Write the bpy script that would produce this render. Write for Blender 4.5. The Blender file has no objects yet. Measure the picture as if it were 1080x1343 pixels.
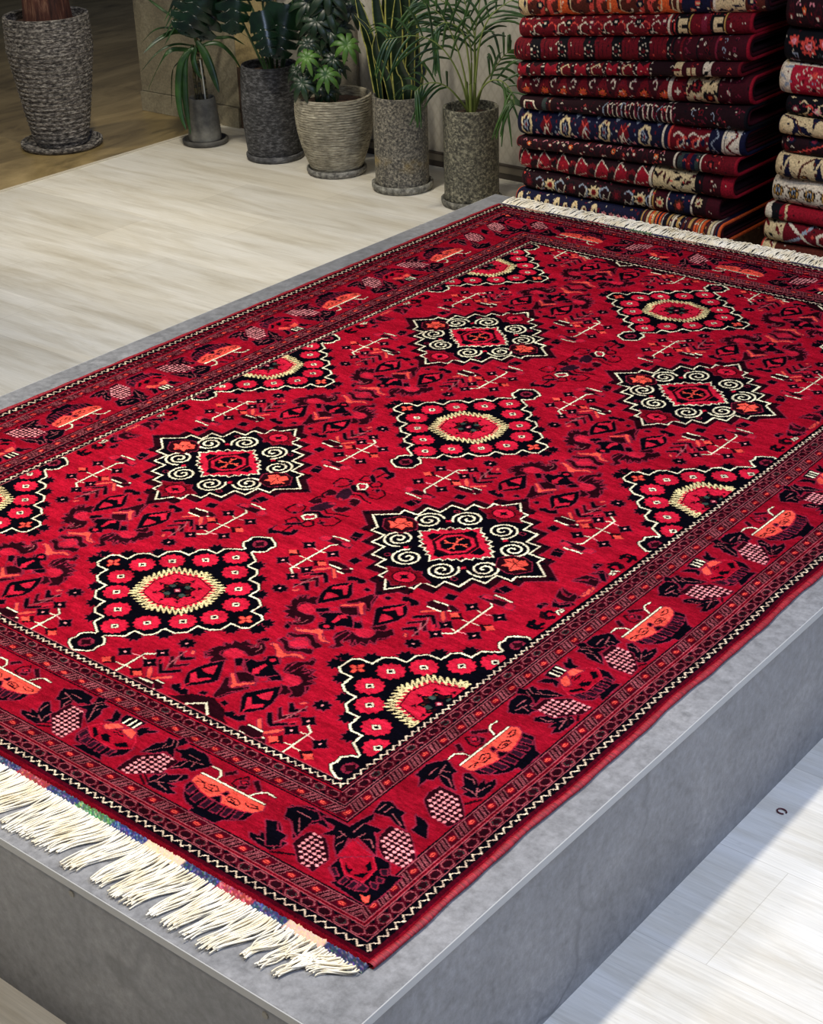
import bpy, bmesh, math, random
import numpy as np
from mathutils import Vector, Matrix
random.seed(7); rng=np.random.default_rng(7)
SC=bpy.context.scene; COL=SC.collection
PI=math.pi
RZ=0.366            # height of the carpet's pile above the floor
PT=0.358            # platform top
# ---------------------------------------------------------------- helpers
def s2l(c):
    c=np.asarray(c,float)/255.0
    return np.where(c<=0.04045,c/12.92,((c+0.055)/1.055)**2.4)
def L3(r,g,b): return tuple(float(v) for v in s2l((r,g,b)))+(1.0,)
def mat(name,col=(0.5,0.5,0.5,1),rough=0.6,**kw):
    m=bpy.data.materials.new(name); m.use_nodes=True
    b=m.node_tree.nodes['Principled BSDF']
    b.inputs['Base Color'].default_value=col; b.inputs['Roughness'].default_value=rough
    for k,v in kw.items(): b.inputs[k.replace('_',' ')].default_value=v
    return m
def nd(m,t,**kw):
    n=m.node_tree.nodes.new(t)
    for k,v in kw.items(): setattr(n,k,v)
    return n
def lk(m,a,b): m.node_tree.links.new(a,b)
def bsdf(m): return m.node_tree.nodes['Principled BSDF']
def texco(m,scale=(1,1,1),rot=(0,0,0),kind='Object'):
    t=nd(m,'ShaderNodeTexCoord'); mp=nd(m,'ShaderNodeMapping')
    mp.inputs['Scale'].default_value=scale; mp.inputs['Rotation'].default_value=rot
    lk(m,t.outputs[kind],mp.inputs['Vector']); return mp.outputs['Vector']
def noise(m,vec,scale,detail=4,rough=0.6,dist=0.0):
    n=nd(m,'ShaderNodeTexNoise'); n.inputs['Scale'].default_value=scale; n.inputs['Detail'].default_value=detail
    n.inputs['Roughness'].default_value=rough; n.inputs['Distortion'].default_value=dist
    lk(m,vec,n.inputs['Vector']); return n.outputs['Fac']
def ramp(m,fac,stops):
    r=nd(m,'ShaderNodeValToRGB'); e=r.color_ramp.elements
    while len(e)<len(stops): e.new(0.5)
    for k,(p,c) in enumerate(stops): e[k].position=p; e[k].color=c
    lk(m,fac,r.inputs['Fac']); return r.outputs['Color']
def mixc(m,fac,a,b,mode='MIX'):
    x=nd(m,'ShaderNodeMix',data_type='RGBA',blend_type=mode)
    for sock,v in ((x.inputs[0],fac),(x.inputs[6],a),(x.inputs[7],b)):
        if hasattr(v,'is_linked') or hasattr(v,'links'): lk(m,v,sock)
        else: sock.default_value=v
    return x.outputs[2]
def bump(m,h,strength=0.3,dist=0.01,normal=None):
    b=nd(m,'ShaderNodeBump'); b.inputs['Strength'].default_value=strength; b.inputs['Distance'].default_value=dist
    lk(m,h,b.inputs['Height'])
    if normal is not None: lk(m,normal,b.inputs['Normal'])
    return b.outputs['Normal']
def mathn(m,op,a,b=None):
    x=nd(m,'ShaderNodeMath',operation=op)
    for i,v in enumerate((a,b)):
        if v is None: continue
        if hasattr(v,'links'): lk(m,v,x.inputs[i])
        else: x.inputs[i].default_value=v
    return x.outputs[0]
def link(o,parent=None):
    COL.objects.link(o)
    if parent is not None: o.parent=parent
    return o
def tag(o,label=None,cat=None,group=None,kind=None):
    if label: o['label']=label
    if cat: o['category']=cat
    if group: o['group']=group
    if kind: o['kind']=kind
    return o
def empty(name,loc,rz=0,**k):
    o=bpy.data.objects.new(name,None); o.empty_display_size=.1; link(o); o.location=loc; o.rotation_euler=(0,0,rz); return tag(o,**k)
def mobj(name,verts,faces,m=None,parent=None,smooth=False,cols=None):
    me=bpy.data.meshes.new(name)
    me.from_pydata([tuple(v) for v in verts],[],[tuple(f) for f in faces]); me.update()
    if smooth: me.shade_smooth()
    if m is not None: me.materials.append(m)
    if cols is not None:
        a=me.color_attributes.new('Col','FLOAT_COLOR','POINT'); a.data.foreach_set('color',np.asarray(cols,np.float32).ravel())
    return link(bpy.data.objects.new(name,me),parent)
def bmobj(name,bm,m=None,parent=None,smooth=False):
    me=bpy.data.meshes.new(name); bm.to_mesh(me); bm.free()
    if smooth: me.shade_smooth()
    if m is not None: me.materials.append(m)
    return link(bpy.data.objects.new(name,me),parent)
def box_bm(x0,x1,y0,y1,z0,z1,bev=0.0,bm=None):
    nb=bm is None
    if nb: bm=bmesh.new()
    r=bmesh.ops.create_cube(bm,size=1.0)
    bmesh.ops.transform(bm,matrix=Matrix.Translation(((x0+x1)/2,(y0+y1)/2,(z0+z1)/2))@Matrix.Diagonal((x1-x0,y1-y0,z1-z0,1)),verts=r['verts'])
    if bev and nb: bmesh.ops.bevel(bm,geom=bm.edges[:],offset=bev,segments=2,affect='EDGES',profile=0.5)
    return bm
def grid_mesh(name,P,m,parent=None,cols=None,closed_u=False,smooth=True):
    """P: (nv,nu,3) array of points"""
    nv,nu=P.shape[:2]
    i=np.arange(nv*nu).reshape(nv,nu)
    if closed_u: j=np.concatenate([i,i[:,:1]],1)
    else: j=i
    q=np.stack([j[:-1,:-1],j[:-1,1:],j[1:,1:],j[1:,:-1]],-1).reshape(-1,4)
    me=bpy.data.meshes.new(name); nf=len(q)
    me.vertices.add(nv*nu); me.vertices.foreach_set('co',P.reshape(-1).astype(np.float32))
    me.loops.add(nf*4); me.loops.foreach_set('vertex_index',q.reshape(-1).astype(np.int32))
    me.polygons.add(nf); me.polygons.foreach_set('loop_start',np.arange(0,nf*4,4,dtype=np.int32))
    try: me.polygons.foreach_set('loop_total',np.full(nf,4,np.int32))
    except Exception: pass
    me.update(calc_edges=True); me.validate()
    if smooth: me.shade_smooth()
    if m is not None: me.materials.append(m)
    if cols is not None:
        a=me.color_attributes.new('Col','FLOAT_COLOR','POINT'); a.data.foreach_set('color',cols.reshape(-1).astype(np.float32))
    return link(bpy.data.objects.new(name,me),parent)
# ---------------------------------------------------------------- weaving: a canvas of knots
PAL={'R':(150,11,33),'P':(176,24,48),'Q':(186,24,50),'C':(220,74,62),'K':(4,3,10),'D':(32,4,12),'W':(230,215,186),'X':(134,9,29),
     'M':(124,28,50),'V':(36,12,26),'B':(62,3,17),'T':(88,7,24),'O':(222,92,40),'N':(14,16,46),'I':(220,196,146),'G':(52,62,58),'S':(150,160,170),'Y':(196,150,80),'F':(232,140,146),'E':(108,6,22),'U':(84,32,20),'L':(146,70,78),'Z':(226,196,172)}
KEYS=list(PAL); KI={k:i for i,k in enumerate(KEYS)}
LUT=np.array([np.append(s2l(PAL[k]),1.0) for k in KEYS],np.float32)
class Canvas:
    def __init__(s,xs,ys,base='R'):
        s.xs=np.asarray(xs,float); s.ys=np.asarray(ys,float)
        s.a=np.full((len(s.ys),len(s.xs)),KI[base],np.uint8)
    def box(s,x0,x1,y0,y1):
        i0,i1=np.searchsorted(s.xs,[x0,x1]); j0,j1=np.searchsorted(s.ys,[y0,y1]); return i0,i1,j0,j1
    def poly(s,pts,col):
        P=np.asarray(pts,float)
        i0,i1,j0,j1=s.box(P[:,0].min(),P[:,0].max(),P[:,1].min(),P[:,1].max())
        if i1<=i0 or j1<=j0: return
        X=s.xs[i0:i1][None,:]; Y=s.ys[j0:j1][:,None]
        ins=np.zeros((j1-j0,i1-i0),bool)
        Q=np.roll(P,-1,0)
        for (ax,ay),(bx,by) in zip(P,Q):
            if ay==by: continue
            c=((ay>Y)!=(by>Y))
            ins^= c&(X<(bx-ax)*(Y-ay)/(by-ay)+ax)
        s.a[j0:j1,i0:i1][ins]=KI[col]
    def line(s,pts,w,col):
        h=w/2
        for (ax,ay),(bx,by) in zip(pts[:-1],pts[1:]):
            i0,i1,j0,j1=s.box(min(ax,bx)-h,max(ax,bx)+h,min(ay,by)-h,max(ay,by)+h)
            if i1<=i0 or j1<=j0: continue
            X=s.xs[i0:i1][None,:]; Y=s.ys[j0:j1][:,None]
            dx,dy=bx-ax,by-ay; L=dx*dx+dy*dy+1e-9
            t=np.clip(((X-ax)*dx+(Y-ay)*dy)/L,0,1)
            m=(X-ax-t*dx)**2+(Y-ay-t*dy)**2<h*h
            s.a[j0:j1,i0:i1][m]=KI[col]
    def ell(s,cx,cy,rx,ry,col):
        i0,i1,j0,j1=s.box(cx-rx,cx+rx,cy-ry,cy+ry)
        if i1<=i0 or j1<=j0: return
        X=s.xs[i0:i1][None,:]; Y=s.ys[j0:j1][:,None]
        s.a[j0:j1,i0:i1][((X-cx)/rx)**2+((Y-cy)/ry)**2<1]=KI[col]
    def star(s,cx,cy,rx,ry,n,col,inner=.7,ph=0.0):
        s.poly([(cx+rx*(1 if k%2==0 else inner)*math.cos(PI*k/n+ph),cy+ry*(1 if k%2==0 else inner)*math.sin(PI*k/n+ph)) for k in range(2*n)],col)
    def diam(s,cx,cy,rx,ry,col): s.poly([(cx-rx,cy),(cx,cy-ry),(cx+rx,cy),(cx,cy+ry)],col)
    def rect(s,x0,x1,y0,y1,col):
        i0,i1,j0,j1=s.box(x0,x1,y0,y1); s.a[j0:j1,i0:i1]=KI[col]
TR={
'cluster':[('D','p',1,[0,-227,-9,-197,-28,-174,-20,-173,-6,-186,7,-186,24,-166,30,-168,15,-198,7,-222]),('C','p',1,[-29,-152,-25,-149,-10,-161,-1,-171,28,-150,32,-153,5,-176,3,-184,-3,-186,-8,-174]),('D','p',1,[-21,-144,-9,-133,13,-133,26,-146,-1,-164]),('K','p',1,[-45,-102,-26,-97,-12,-87,-20,-76,4,-58,16,-71,10,-83,20,-97,34,-96,36,-111,11,-129,-15,-132,-35,-114]),('P','p',0,[-2,-132,-12,-123,-5,-116,-5,-94,3,-93,8,-120]),('P','p',0,[-6,-78,-7,-71,1,-68,7,-75,2,-82]),('K','p',1,[-60,-113,-47,-103,-32,-121,-47,-125]),('R','p',1,[-40,-133,-32,-124,-19,-133,-29,-142]),('K','p',1,[34,-124,46,-106,54,-105,61,-113,43,-129]),('K','p',1,[72,-130,88,-153,97,-177,98,-199,85,-220,70,-233,59,-219,40,-197,35,-183,50,-161]),('P','p',0,[48,-191,51,-185,70,-202,88,-188,92,-198,71,-221,65,-214]),('P','p',0,[56,-176,63,-162,72,-148,79,-159,86,-174,78,-178,66,-178]),('K','p',1,[48,-249,57,-238,74,-243,83,-232,94,-245,86,-253,71,-254,56,-256]),('P','l',3,[68,-243,73,-231,70,-219]),('K','p',1,[20,-232,22,-223,33,-225,33,-235]),('D','p',1,[-124,-131,-119,-115,-107,-103,-114,-87,-99,-88,-105,-73,-89,-75,-89,-63,-75,-75,-82,-53,-68,-70,-63,-56,-55,-55,-48,-75,-50,-88,-59,-88,-77,-84,-94,-92,-96,-108,-87,-123,-103,-130,-108,-144]),('P','p',0,[-89,-117,-94,-106,-91,-93,-75,-87,-52,-93,-68,-109]),('D','p',1,[-54,-84,-56,-61,-57,-50,-72,-43,-68,-32,-59,-28,-59,-38,-42,-51,-42,-65,-45,-87]),('D','p',1,[40,-87,32,-69,39,-52,55,-42,61,-45,51,-59,67,-67,77,-69,65,-59,85,-59,87,-52,91,-68,106,-68,100,-80,117,-85,105,-92,118,-103,123,-118,112,-116,122,-132,109,-128,114,-142,100,-130,96,-144,87,-149,82,-135,70,-125,81,-122,96,-120,103,-110,94,-93,82,-84,63,-84,47,-91]),('P','p',0,[53,-101,65,-87,85,-86,93,-99,92,-113,80,-118,63,-112]),('M','l',2,[46,-73,45,-59,54,-50]),('M','l',2,[63,-69,59,-59,64,-52]),('K','p',1,[55,-33,55,-23,65,-26,69,-39]),('D','p',1,[-43,-14,-37,-3,-21,-8,-12,-18,4,-24,22,-9,39,-8,42,-14,25,-19,9,-33,-1,-36,-21,-21,-39,-19]),('C','p',1,[-44,-35,-29,-29,-18,-33,-9,-43,0,-44,14,-38,31,-29,42,-30,35,-36,16,-47,9,-55,5,-60,-7,-59,-12,-48,-25,-36,-41,-37]),('P','p',1,[-20,-5,-5,14,8,19,19,9,11,-7,-7,-15]),('K','p',1,[121,-159,126,-154,143,-167,159,-155,163,-159,141,-180]),('D','p',1,[117,-182,119,-176,137,-196,161,-175,165,-180,140,-208]),('K','p',1,[111,-205,116,-199,141,-223,170,-196,174,-201,143,-232,131,-226]),('P','p',0,[164,-210,160,-200,172,-187,176,-188]),('M','l',3,[139,-218,148,-202,153,-175]),('M','l',3,[140,-194,152,-174,155,-148]),('C','p',1,[110,-229,114,-224,142,-252,136,-254]),('C','p',1,[143,-254,155,-236,172,-222,168,-235,151,-254]),('D','p',1,[114,-273,126,-262,146,-263,164,-265,171,-274,155,-280,129,-279]),('W','l',4,[127,-262,158,-263]),('C','p',1,[137,-148,141,-139,148,-139,142,-149])],
'sblossom':[('D','l',5,[-65,65,-51,55,-37,59,-28,79,-35,98,-53,98,-67,93,-65,65]),('D','l',5,[47,58,69,61,71,86,56,100,37,100,32,88]),('D','l',5,[-25,110,-30,131,-17,142,-9,133,-2,116,-21,108,-28,113]),('D','l',6,[8,107,9,129,27,126,35,114,22,99,11,104]),('K','p',1,[-30,160,-32,183,-20,197,0,182,17,183,28,170,25,149,11,152,17,165,1,172,-21,180,-29,172]),('D','l',5,[-2,143,-1,165,0,173]),('K','p',1,[-18,137,-20,149,-5,140,13,122,3,119]),('K','p',1,[-25,78,-19,88,4,66,19,79,39,68,44,56,25,67,6,59,-6,56]),('V','p',1,[-22,28,-27,56,-17,66,3,52,12,27,7,9,-14,14]),('D','p',1,[24,16,21,31,36,37,47,28,50,6,32,7,33,17,40,17]),('D','l',5,[8,45,21,54,46,42,69,38]),('M','l',2,[13,28,25,37,37,35]),('P','p',1,[1,7,-4,18,9,13]),('D','p',1,[-43,14,-47,36,-32,37,-21,24,-37,8]),('P','p',1,[-59,60,-55,68,-49,67,-49,56]),('W','l',4,[-13,87,-15,96,0,104,10,96,16,82,4,73,-13,87]),('P','p',1,[-5,87,-2,95,6,93,7,85]),('K','p',1,[36,91,40,102,48,95,46,87]),('K','p',1,[-44,91,-41,99,-33,96,-35,87]),('D','l',6,[-49,35,-47,5,-34,-1])],
'boat':[('K','p',1,[6,53,30,54,54,25,67,21,69,-33,58,-32,55,-50,44,-67,20,-85,-2,-84,-3,-62,-9,34]),('V','p',1,[14,41,35,43,40,35,18,30]),('V','p',1,[21,22,43,24,44,16,23,11]),('V','p',1,[24,3,46,6,47,-7,26,-7]),('V','p',1,[25,-19,47,-18,49,-28,24,-29]),('V','p',1,[19,-41,45,-40,43,-52,17,-52]),('V','p',1,[10,-64,35,-62,33,-73,7,-75]),('C','p',1,[-18,-85,-21,55,-7,61,5,53,12,40,19,13,22,-23,17,-52,9,-71,6,-84,-4,-88,-17,-86]),('P','l',2,[13,41,21,12,23,-25,18,-53,11,-73]),('K','p',1,[-9,-17,-8,-12,0,-13,0,-22]),('K','p',1,[7,-19,14,-12,22,-8,19,-28]),('D','l',2.5,[-1,-7,-4,9,1,20,9,19,9,1,6,-6,-1,-7]),('D','l',2.5,[2,0,3,10,8,11,6,3]),('D','l',2.5,[-5,-55,-10,-41,-2,-30,6,-38,6,-56,-1,-61]),('D','l',2.5,[0,-51,-1,-43,4,-42]),('D','l',2.5,[-9,34,-10,47,-6,52,0,40,-3,29,-6,26]),('D','l',2.5,[-6,-82,-5,-69,-3,-62,1,-77]),('W','l',4,[-22,-85,-22,52]),('W','l',3,[-47,-89,-48,-67,-37,-56,-26,-55]),('W','l',3,[-48,54,-50,36,-43,27,-28,19]),('D','l',4,[-63,-18,-48,-1,-34,-4,-28,-13,-32,-27,-44,-29,-63,-18]),('D','p',1,[-55,-10,-48,-2,-38,-11,-45,-21]),('P','p',0,[-52,-13,-48,-7,-42,-12,-46,-18]),('D','p',1,[-67,2,-47,25,-41,21,-59,-3]),('D','p',1,[-63,-45,-59,-38,-41,-50,-47,-57]),('D','p',1,[-43,-1,-34,1,-28,-11,-34,-13])],
'boatleaf':[('K','p',1,[-66,-127,-67,-119,-61,-106,-51,-94,-50,-88,-39,-90,-27,-98,-14,-103,-17,-113,-6,-126,16,-145,-3,-145,-17,-140,-33,-129,-32,-145,-41,-150,-40,-173,-53,-153,-64,-152]),('M','l',2,[-34,-125,-41,-100]),('M','l',2,[-46,-138,-47,-113]),('M','l',2,[-30,-127,-14,-127,4,-140]),('M','l',2,[-39,-116,-23,-112]),('K','p',1,[-2,-101,5,-93,26,-102,37,-111,35,-93,44,-101,49,-81,58,-91,62,-113,61,-135,47,-144,31,-145,32,-136,18,-134,19,-125,9,-115]),('M','l',2,[7,-106,22,-105,30,-112]),('M','l',2,[21,-131,39,-131,54,-136]),('M','l',2,[47,-124,52,-99]),('M','l',2,[40,-117,49,-132]),('D','l',5,[64,-139,45,-172])],
'grape1':[('D','p',1,[-14,-164,-13,-152,5,-152,29,-151,52,-171,71,-193,67,-217,63,-225,43,-223,23,-221,6,-209,-10,-196,-16,-176])],
'vase':[('K','p',1,[-64,-29,-68,12,-41,9,-34,-19,-50,-30]),('W','l',3.5,[-60,-17,-40,-17]),('W','l',3.5,[-61,-6,-41,-6]),('W','l',3.5,[-62,5,-42,5]),('K','p',1,[-60,26,-53,28,-63,45,-55,43,-42,31,-30,31,-36,15,-50,16]),('K','p',1,[-62,-55,-57,-38,-43,-30,-30,-32,-25,-48,-37,-41,-48,-48]),('K','p',1,[1,47,26,47,47,34,50,18,64,28,65,-35,52,-24,52,-43,35,-55,8,-55,26,-30,27,24]),('V','p',1,[28,30,45,29,47,23,30,22]),('V','p',1,[31,9,49,11,50,3,32,1]),('V','p',1,[31,-9,50,-8,49,-18,32,-17]),('V','p',1,[31,-27,48,-23,47,-36,29,-35]),('V','p',1,[21,-41,41,-42,35,-51,16,-51]),('R','p',0,[-38,-19,-12,-46,7,-56,26,-30,27,24,4,45,-12,38,-37,16]),('P','l',2.5,[-38,-19,-12,-46,7,-56,26,-30,27,24,4,45,-12,38,-37,16]),('K','p',0,[-3,26,5,38,19,23,15,11,8,19]),('K','p',0,[2,-19,4,7,5,-8,17,6,21,-8,12,-21]),('K','p',0,[3,-39,14,-24,25,-25,6,-47,0,-46]),('D','l',2.5,[-17,-13,-21,7,-10,-12,-12,9,-6,-4]),('C','p',1,[-37,5,-34,19,-15,26,-18,14,-20,1,-26,-4]),('C','p',1,[-33,-23,-32,-6,-20,-15,-7,-28,-13,-38,-22,-35]),('P','l',2,[-6,-41,5,-35])],
'vaseleaf':[('K','p',1,[-78,-90,-64,-88,-61,-71,-46,-75,-33,-65,2,-63,-13,-84,-28,-93,-24,-115,-41,-100,-55,-100,-71,-107]),('M','l',2,[-61,-82,-48,-90,-36,-86]),('M','l',2,[-45,-79,-31,-82,-6,-69]),('M','l',2,[-62,-91,-48,-99])],
'grape2':[('D','p',1,[-21,-128,-20,-94,17,-64,64,-65,60,-91,49,-103,25,-130]),('D','l',4,[42,-109,57,-132])],
'corner':[('K','p',1,[724,-1332,741,-1324,776,-1324,781,-1293,786,-1275,794,-1288,790,-1304,821,-1299,822,-1309,814,-1311,830,-1323,855,-1353,834,-1345,814,-1339,802,-1335,801,-1345,792,-1347,803,-1370,807,-1391,786,-1373,771,-1354,754,-1365,760,-1345,756,-1337,741,-1337]),('M','l',2,[770,-1342,788,-1346]),('M','l',2,[779,-1357,781,-1342]),('M','l',2,[789,-1371,791,-1357]),('M','l',2,[790,-1331,789,-1306]),('M','l',2,[804,-1334,807,-1323]),('M','l',2,[814,-1335,823,-1328,840,-1341]),('K','p',1,[816,-1419,813,-1391,855,-1354,882,-1352,901,-1375,919,-1367,921,-1416,919,-1447,891,-1447,840,-1441,845,-1434]),('V','p',1,[818,-1417,823,-1413,838,-1423,833,-1426]),('V','p',1,[849,-1434,849,-1418,856,-1421,856,-1433]),('V','p',1,[866,-1434,865,-1418,874,-1418,875,-1433]),('V','p',1,[881,-1432,880,-1415,893,-1417,894,-1425]),('V','p',1,[888,-1405,899,-1401,905,-1412,896,-1411]),('V','p',1,[889,-1390,899,-1388,903,-1396,896,-1397]),('V','p',1,[883,-1374,890,-1367,898,-1377,892,-1381]),('R','p',0,[816,-1393,827,-1374,853,-1357,876,-1377,879,-1412,844,-1414]),('P','l',2.5,[816,-1393,827,-1374,853,-1357,876,-1377,879,-1412,844,-1414,816,-1393]),('R','p',1,[807,-1391,801,-1345,852,-1356]),('K','p',0,[825,-1391,839,-1401,848,-1398,849,-1410,838,-1406]),('K','p',0,[856,-1367,856,-1380,868,-1388,871,-1381]),('K','p',0,[855,-1409,873,-1387,873,-1405]),('C','p',0,[893,-1435,903,-1435,905,-1426,914,-1439,912,-1446,903,-1443])],
'cornergrapeR':[('D','p',1,[826,-1284,864,-1280,886,-1298,908,-1320,909,-1348,890,-1350,871,-1351,847,-1336,830,-1314])],
'cornergrapeL':[('D','p',1,[733,-1372,763,-1369,783,-1384,802,-1404,800,-1439,779,-1438,766,-1436,747,-1420,732,-1410,729,-1395])],
'cornerleafR':[('K','p',1,[783,-1274,775,-1244,789,-1235,811,-1244,824,-1243,826,-1255,854,-1277,830,-1274,811,-1266,800,-1270]),('M','l',2,[785,-1263,785,-1245]),('M','l',2,[797,-1263,799,-1244]),('M','l',2,[810,-1258,840,-1272]),('K','p',1,[841,-1237,860,-1239,874,-1246,892,-1272,873,-1273,859,-1270,860,-1257])],
'cornerleafL':[('K','p',1,[663,-1348,676,-1334,711,-1328,726,-1339,718,-1350,720,-1362,721,-1379,724,-1392,711,-1386,693,-1369,674,-1367]),('M','l',2,[683,-1345,712,-1346]),('M','l',2,[697,-1357,718,-1381]),('K','p',1,[656,-1392,673,-1384,688,-1400,709,-1401,711,-1417,718,-1425,700,-1438])],
'hooks':[('K','l',9,[-7,-151,-9,-169,-24,-164,-27,-153]),('K','l',8,[-5,-118,-15,-128,-26,-120,-26,-107,-14,-105]),('K','p',1,[-43,-63,-27,-71,-9,-54,3,-56,-20,-82,-33,-75]),('D','p',1,[-55,-17,-40,-23,-21,-26,-4,-27,-12,-50,-31,-47,-28,-35,-43,-29]),('D','p',1,[-56,24,-45,54,-20,57,-6,47,-13,27,-22,21,-23,41,-37,42]),('K','p',1,[-39,72,-30,89,-13,83,-2,67,-8,59,-21,74]),('D','l',8,[-33,119,-25,133,-11,132,-2,124]),('K','l',8,[-31,161,-25,176,-7,175,1,166]),('C','p',1,[-10,-11,-9,0,-4,10,-10,23,-2,22,1,6,-5,-11]),('W','l',3,[-11,-86,-8,-94,-2,-96,-2,-86]),('W','l',3,[-7,84,-13,98,-1,107]),('K','p',1,[-55,-95,-51,-86,-41,-85,-42,-99]),('K','p',1,[-57,98,-53,108,-42,109,-44,94])],
}
TR.update({
'bars':[('D','p',1,[-150,256,-152,266,-137,277,-105,272,-99,262,-114,251,-135,250]),('W','l',4,[-141,276,-109,275]),('W','l',4,[-142,251,-110,251]),('D','p',1,[-243,338,-231,354,-202,351,-175,352,-170,338,-194,335,-221,336]),('P','p',1,[-253,337,-250,350,-233,356,-232,341,-241,333]),('P','p',1,[-198,346,-192,357,-175,352,-178,341]),('W','l',4,[-235,361,-193,363])],
'spots':[('K','p',1,[114,170,118,190,138,186,135,166]),('K','p',1,[179,94,183,112,204,106,201,86]),('K','p',1,[182,-96,187,-79,209,-82,204,-102])],
})
# ---------------------------------------------------------------- the big carpet, woven knot by knot (pattern units: mm)
HWX=1002.0; HLY=1559.0; FX=700.0; FY=1257.0
def spaced(a,b,s0,s1):
    out=[a]; 
    while out[-1]<b:
        t=(out[-1]-a)/(b-a); out.append(out[-1]+s0+(s1-s0)*t)
    out=np.array(out); return a+(out-a)*(b-a)/(out[-1]-a)
XS=spaced(-HWX,HWX,2.3,1.7); YS_=spaced(-HLY,HLY,1.7,2.9)
cv=Canvas(XS,YS_,'R')
def stamp(items,fn,outline=True):
    for col,kind,w,p in items:
        pts=[fn(p[i],p[i+1]) for i in range(0,len(p),2)]
        if kind=='p':
            if w and outline: cv.line(pts+pts[:1],5.0,'M')
            cv.poly(pts,col)
        else:
            if col in 'WC': cv.line(pts,w+3.5,'D')
            cv.line(pts,w,'L' if col=='M' else col)
MIR=[(sx,sy) for sx in (1,-1) for sy in (1,-1)]
# cells between the medallions
for cx in (-337,337):
    for cy in (-967,0,967):
        for sx,sy in MIR:
            f=lambda x,y,cx=cx,cy=cy,sx=sx,sy=sy:(cx+sx*x,cy+sy*y)
            stamp(TR['bars'],f)
            # flowering branch
            q=lambda pts:[f(*p) for p in pts]
            for w,c in ((7,'D'),(3.6,'W')):
                cv.line(q([(190,186),(213,202),(213,326),(202,336)]),w,c)
            for (fx,fy) in ((183,300),(250,300),(182,218),(250,219)):
                cv.line(q([(213,fy-8),(fx,fy)]),2.2,'W' if fx<213 else 'F')
                X,Y=f(fx,fy); cv.star(X,Y,22,21,4,'M',.6); cv.star(X,Y,19.5,18.5,4,'K',.58); cv.ell(X,Y,3,3,'F')
            for (fx,fy) in ((180,254),(252,256)):
                cv.line(q([(213,fy-4),(fx,fy)]),2.2,'W')
                X,Y=f(fx,fy); cv.star(X,Y,20,16,4,'D',.6); X,Y=f(fx+(-6 if fx<213 else 6),fy+2); cv.star(X,Y,14,11,4,'C',.6)
            X,Y=f(187,180); cv.star(X,Y,22,20,4,'M',.6); cv.star(X,Y,19.5,17.5,4,'K',.58); cv.ell(X,Y,3,3,'F')
            X,Y=f(174,129); cv.star(X,Y,22,19,8,'M',.8);cv.star(X,Y,19.5,16.5,8,'K',.72); cv.ell(X,Y,2.5,2.5,'F')
            stamp(TR['cluster'],f)
for cy in (-484,484):
    for sy in (1,-1):
        stamp(TR['sblossom'],lambda x,y:(x,cy+sy*y))
    for sx,sy in MIR:
        stamp(TR['hooks'],lambda x,y:(sx*(675+x),cy+sy*y))
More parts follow.
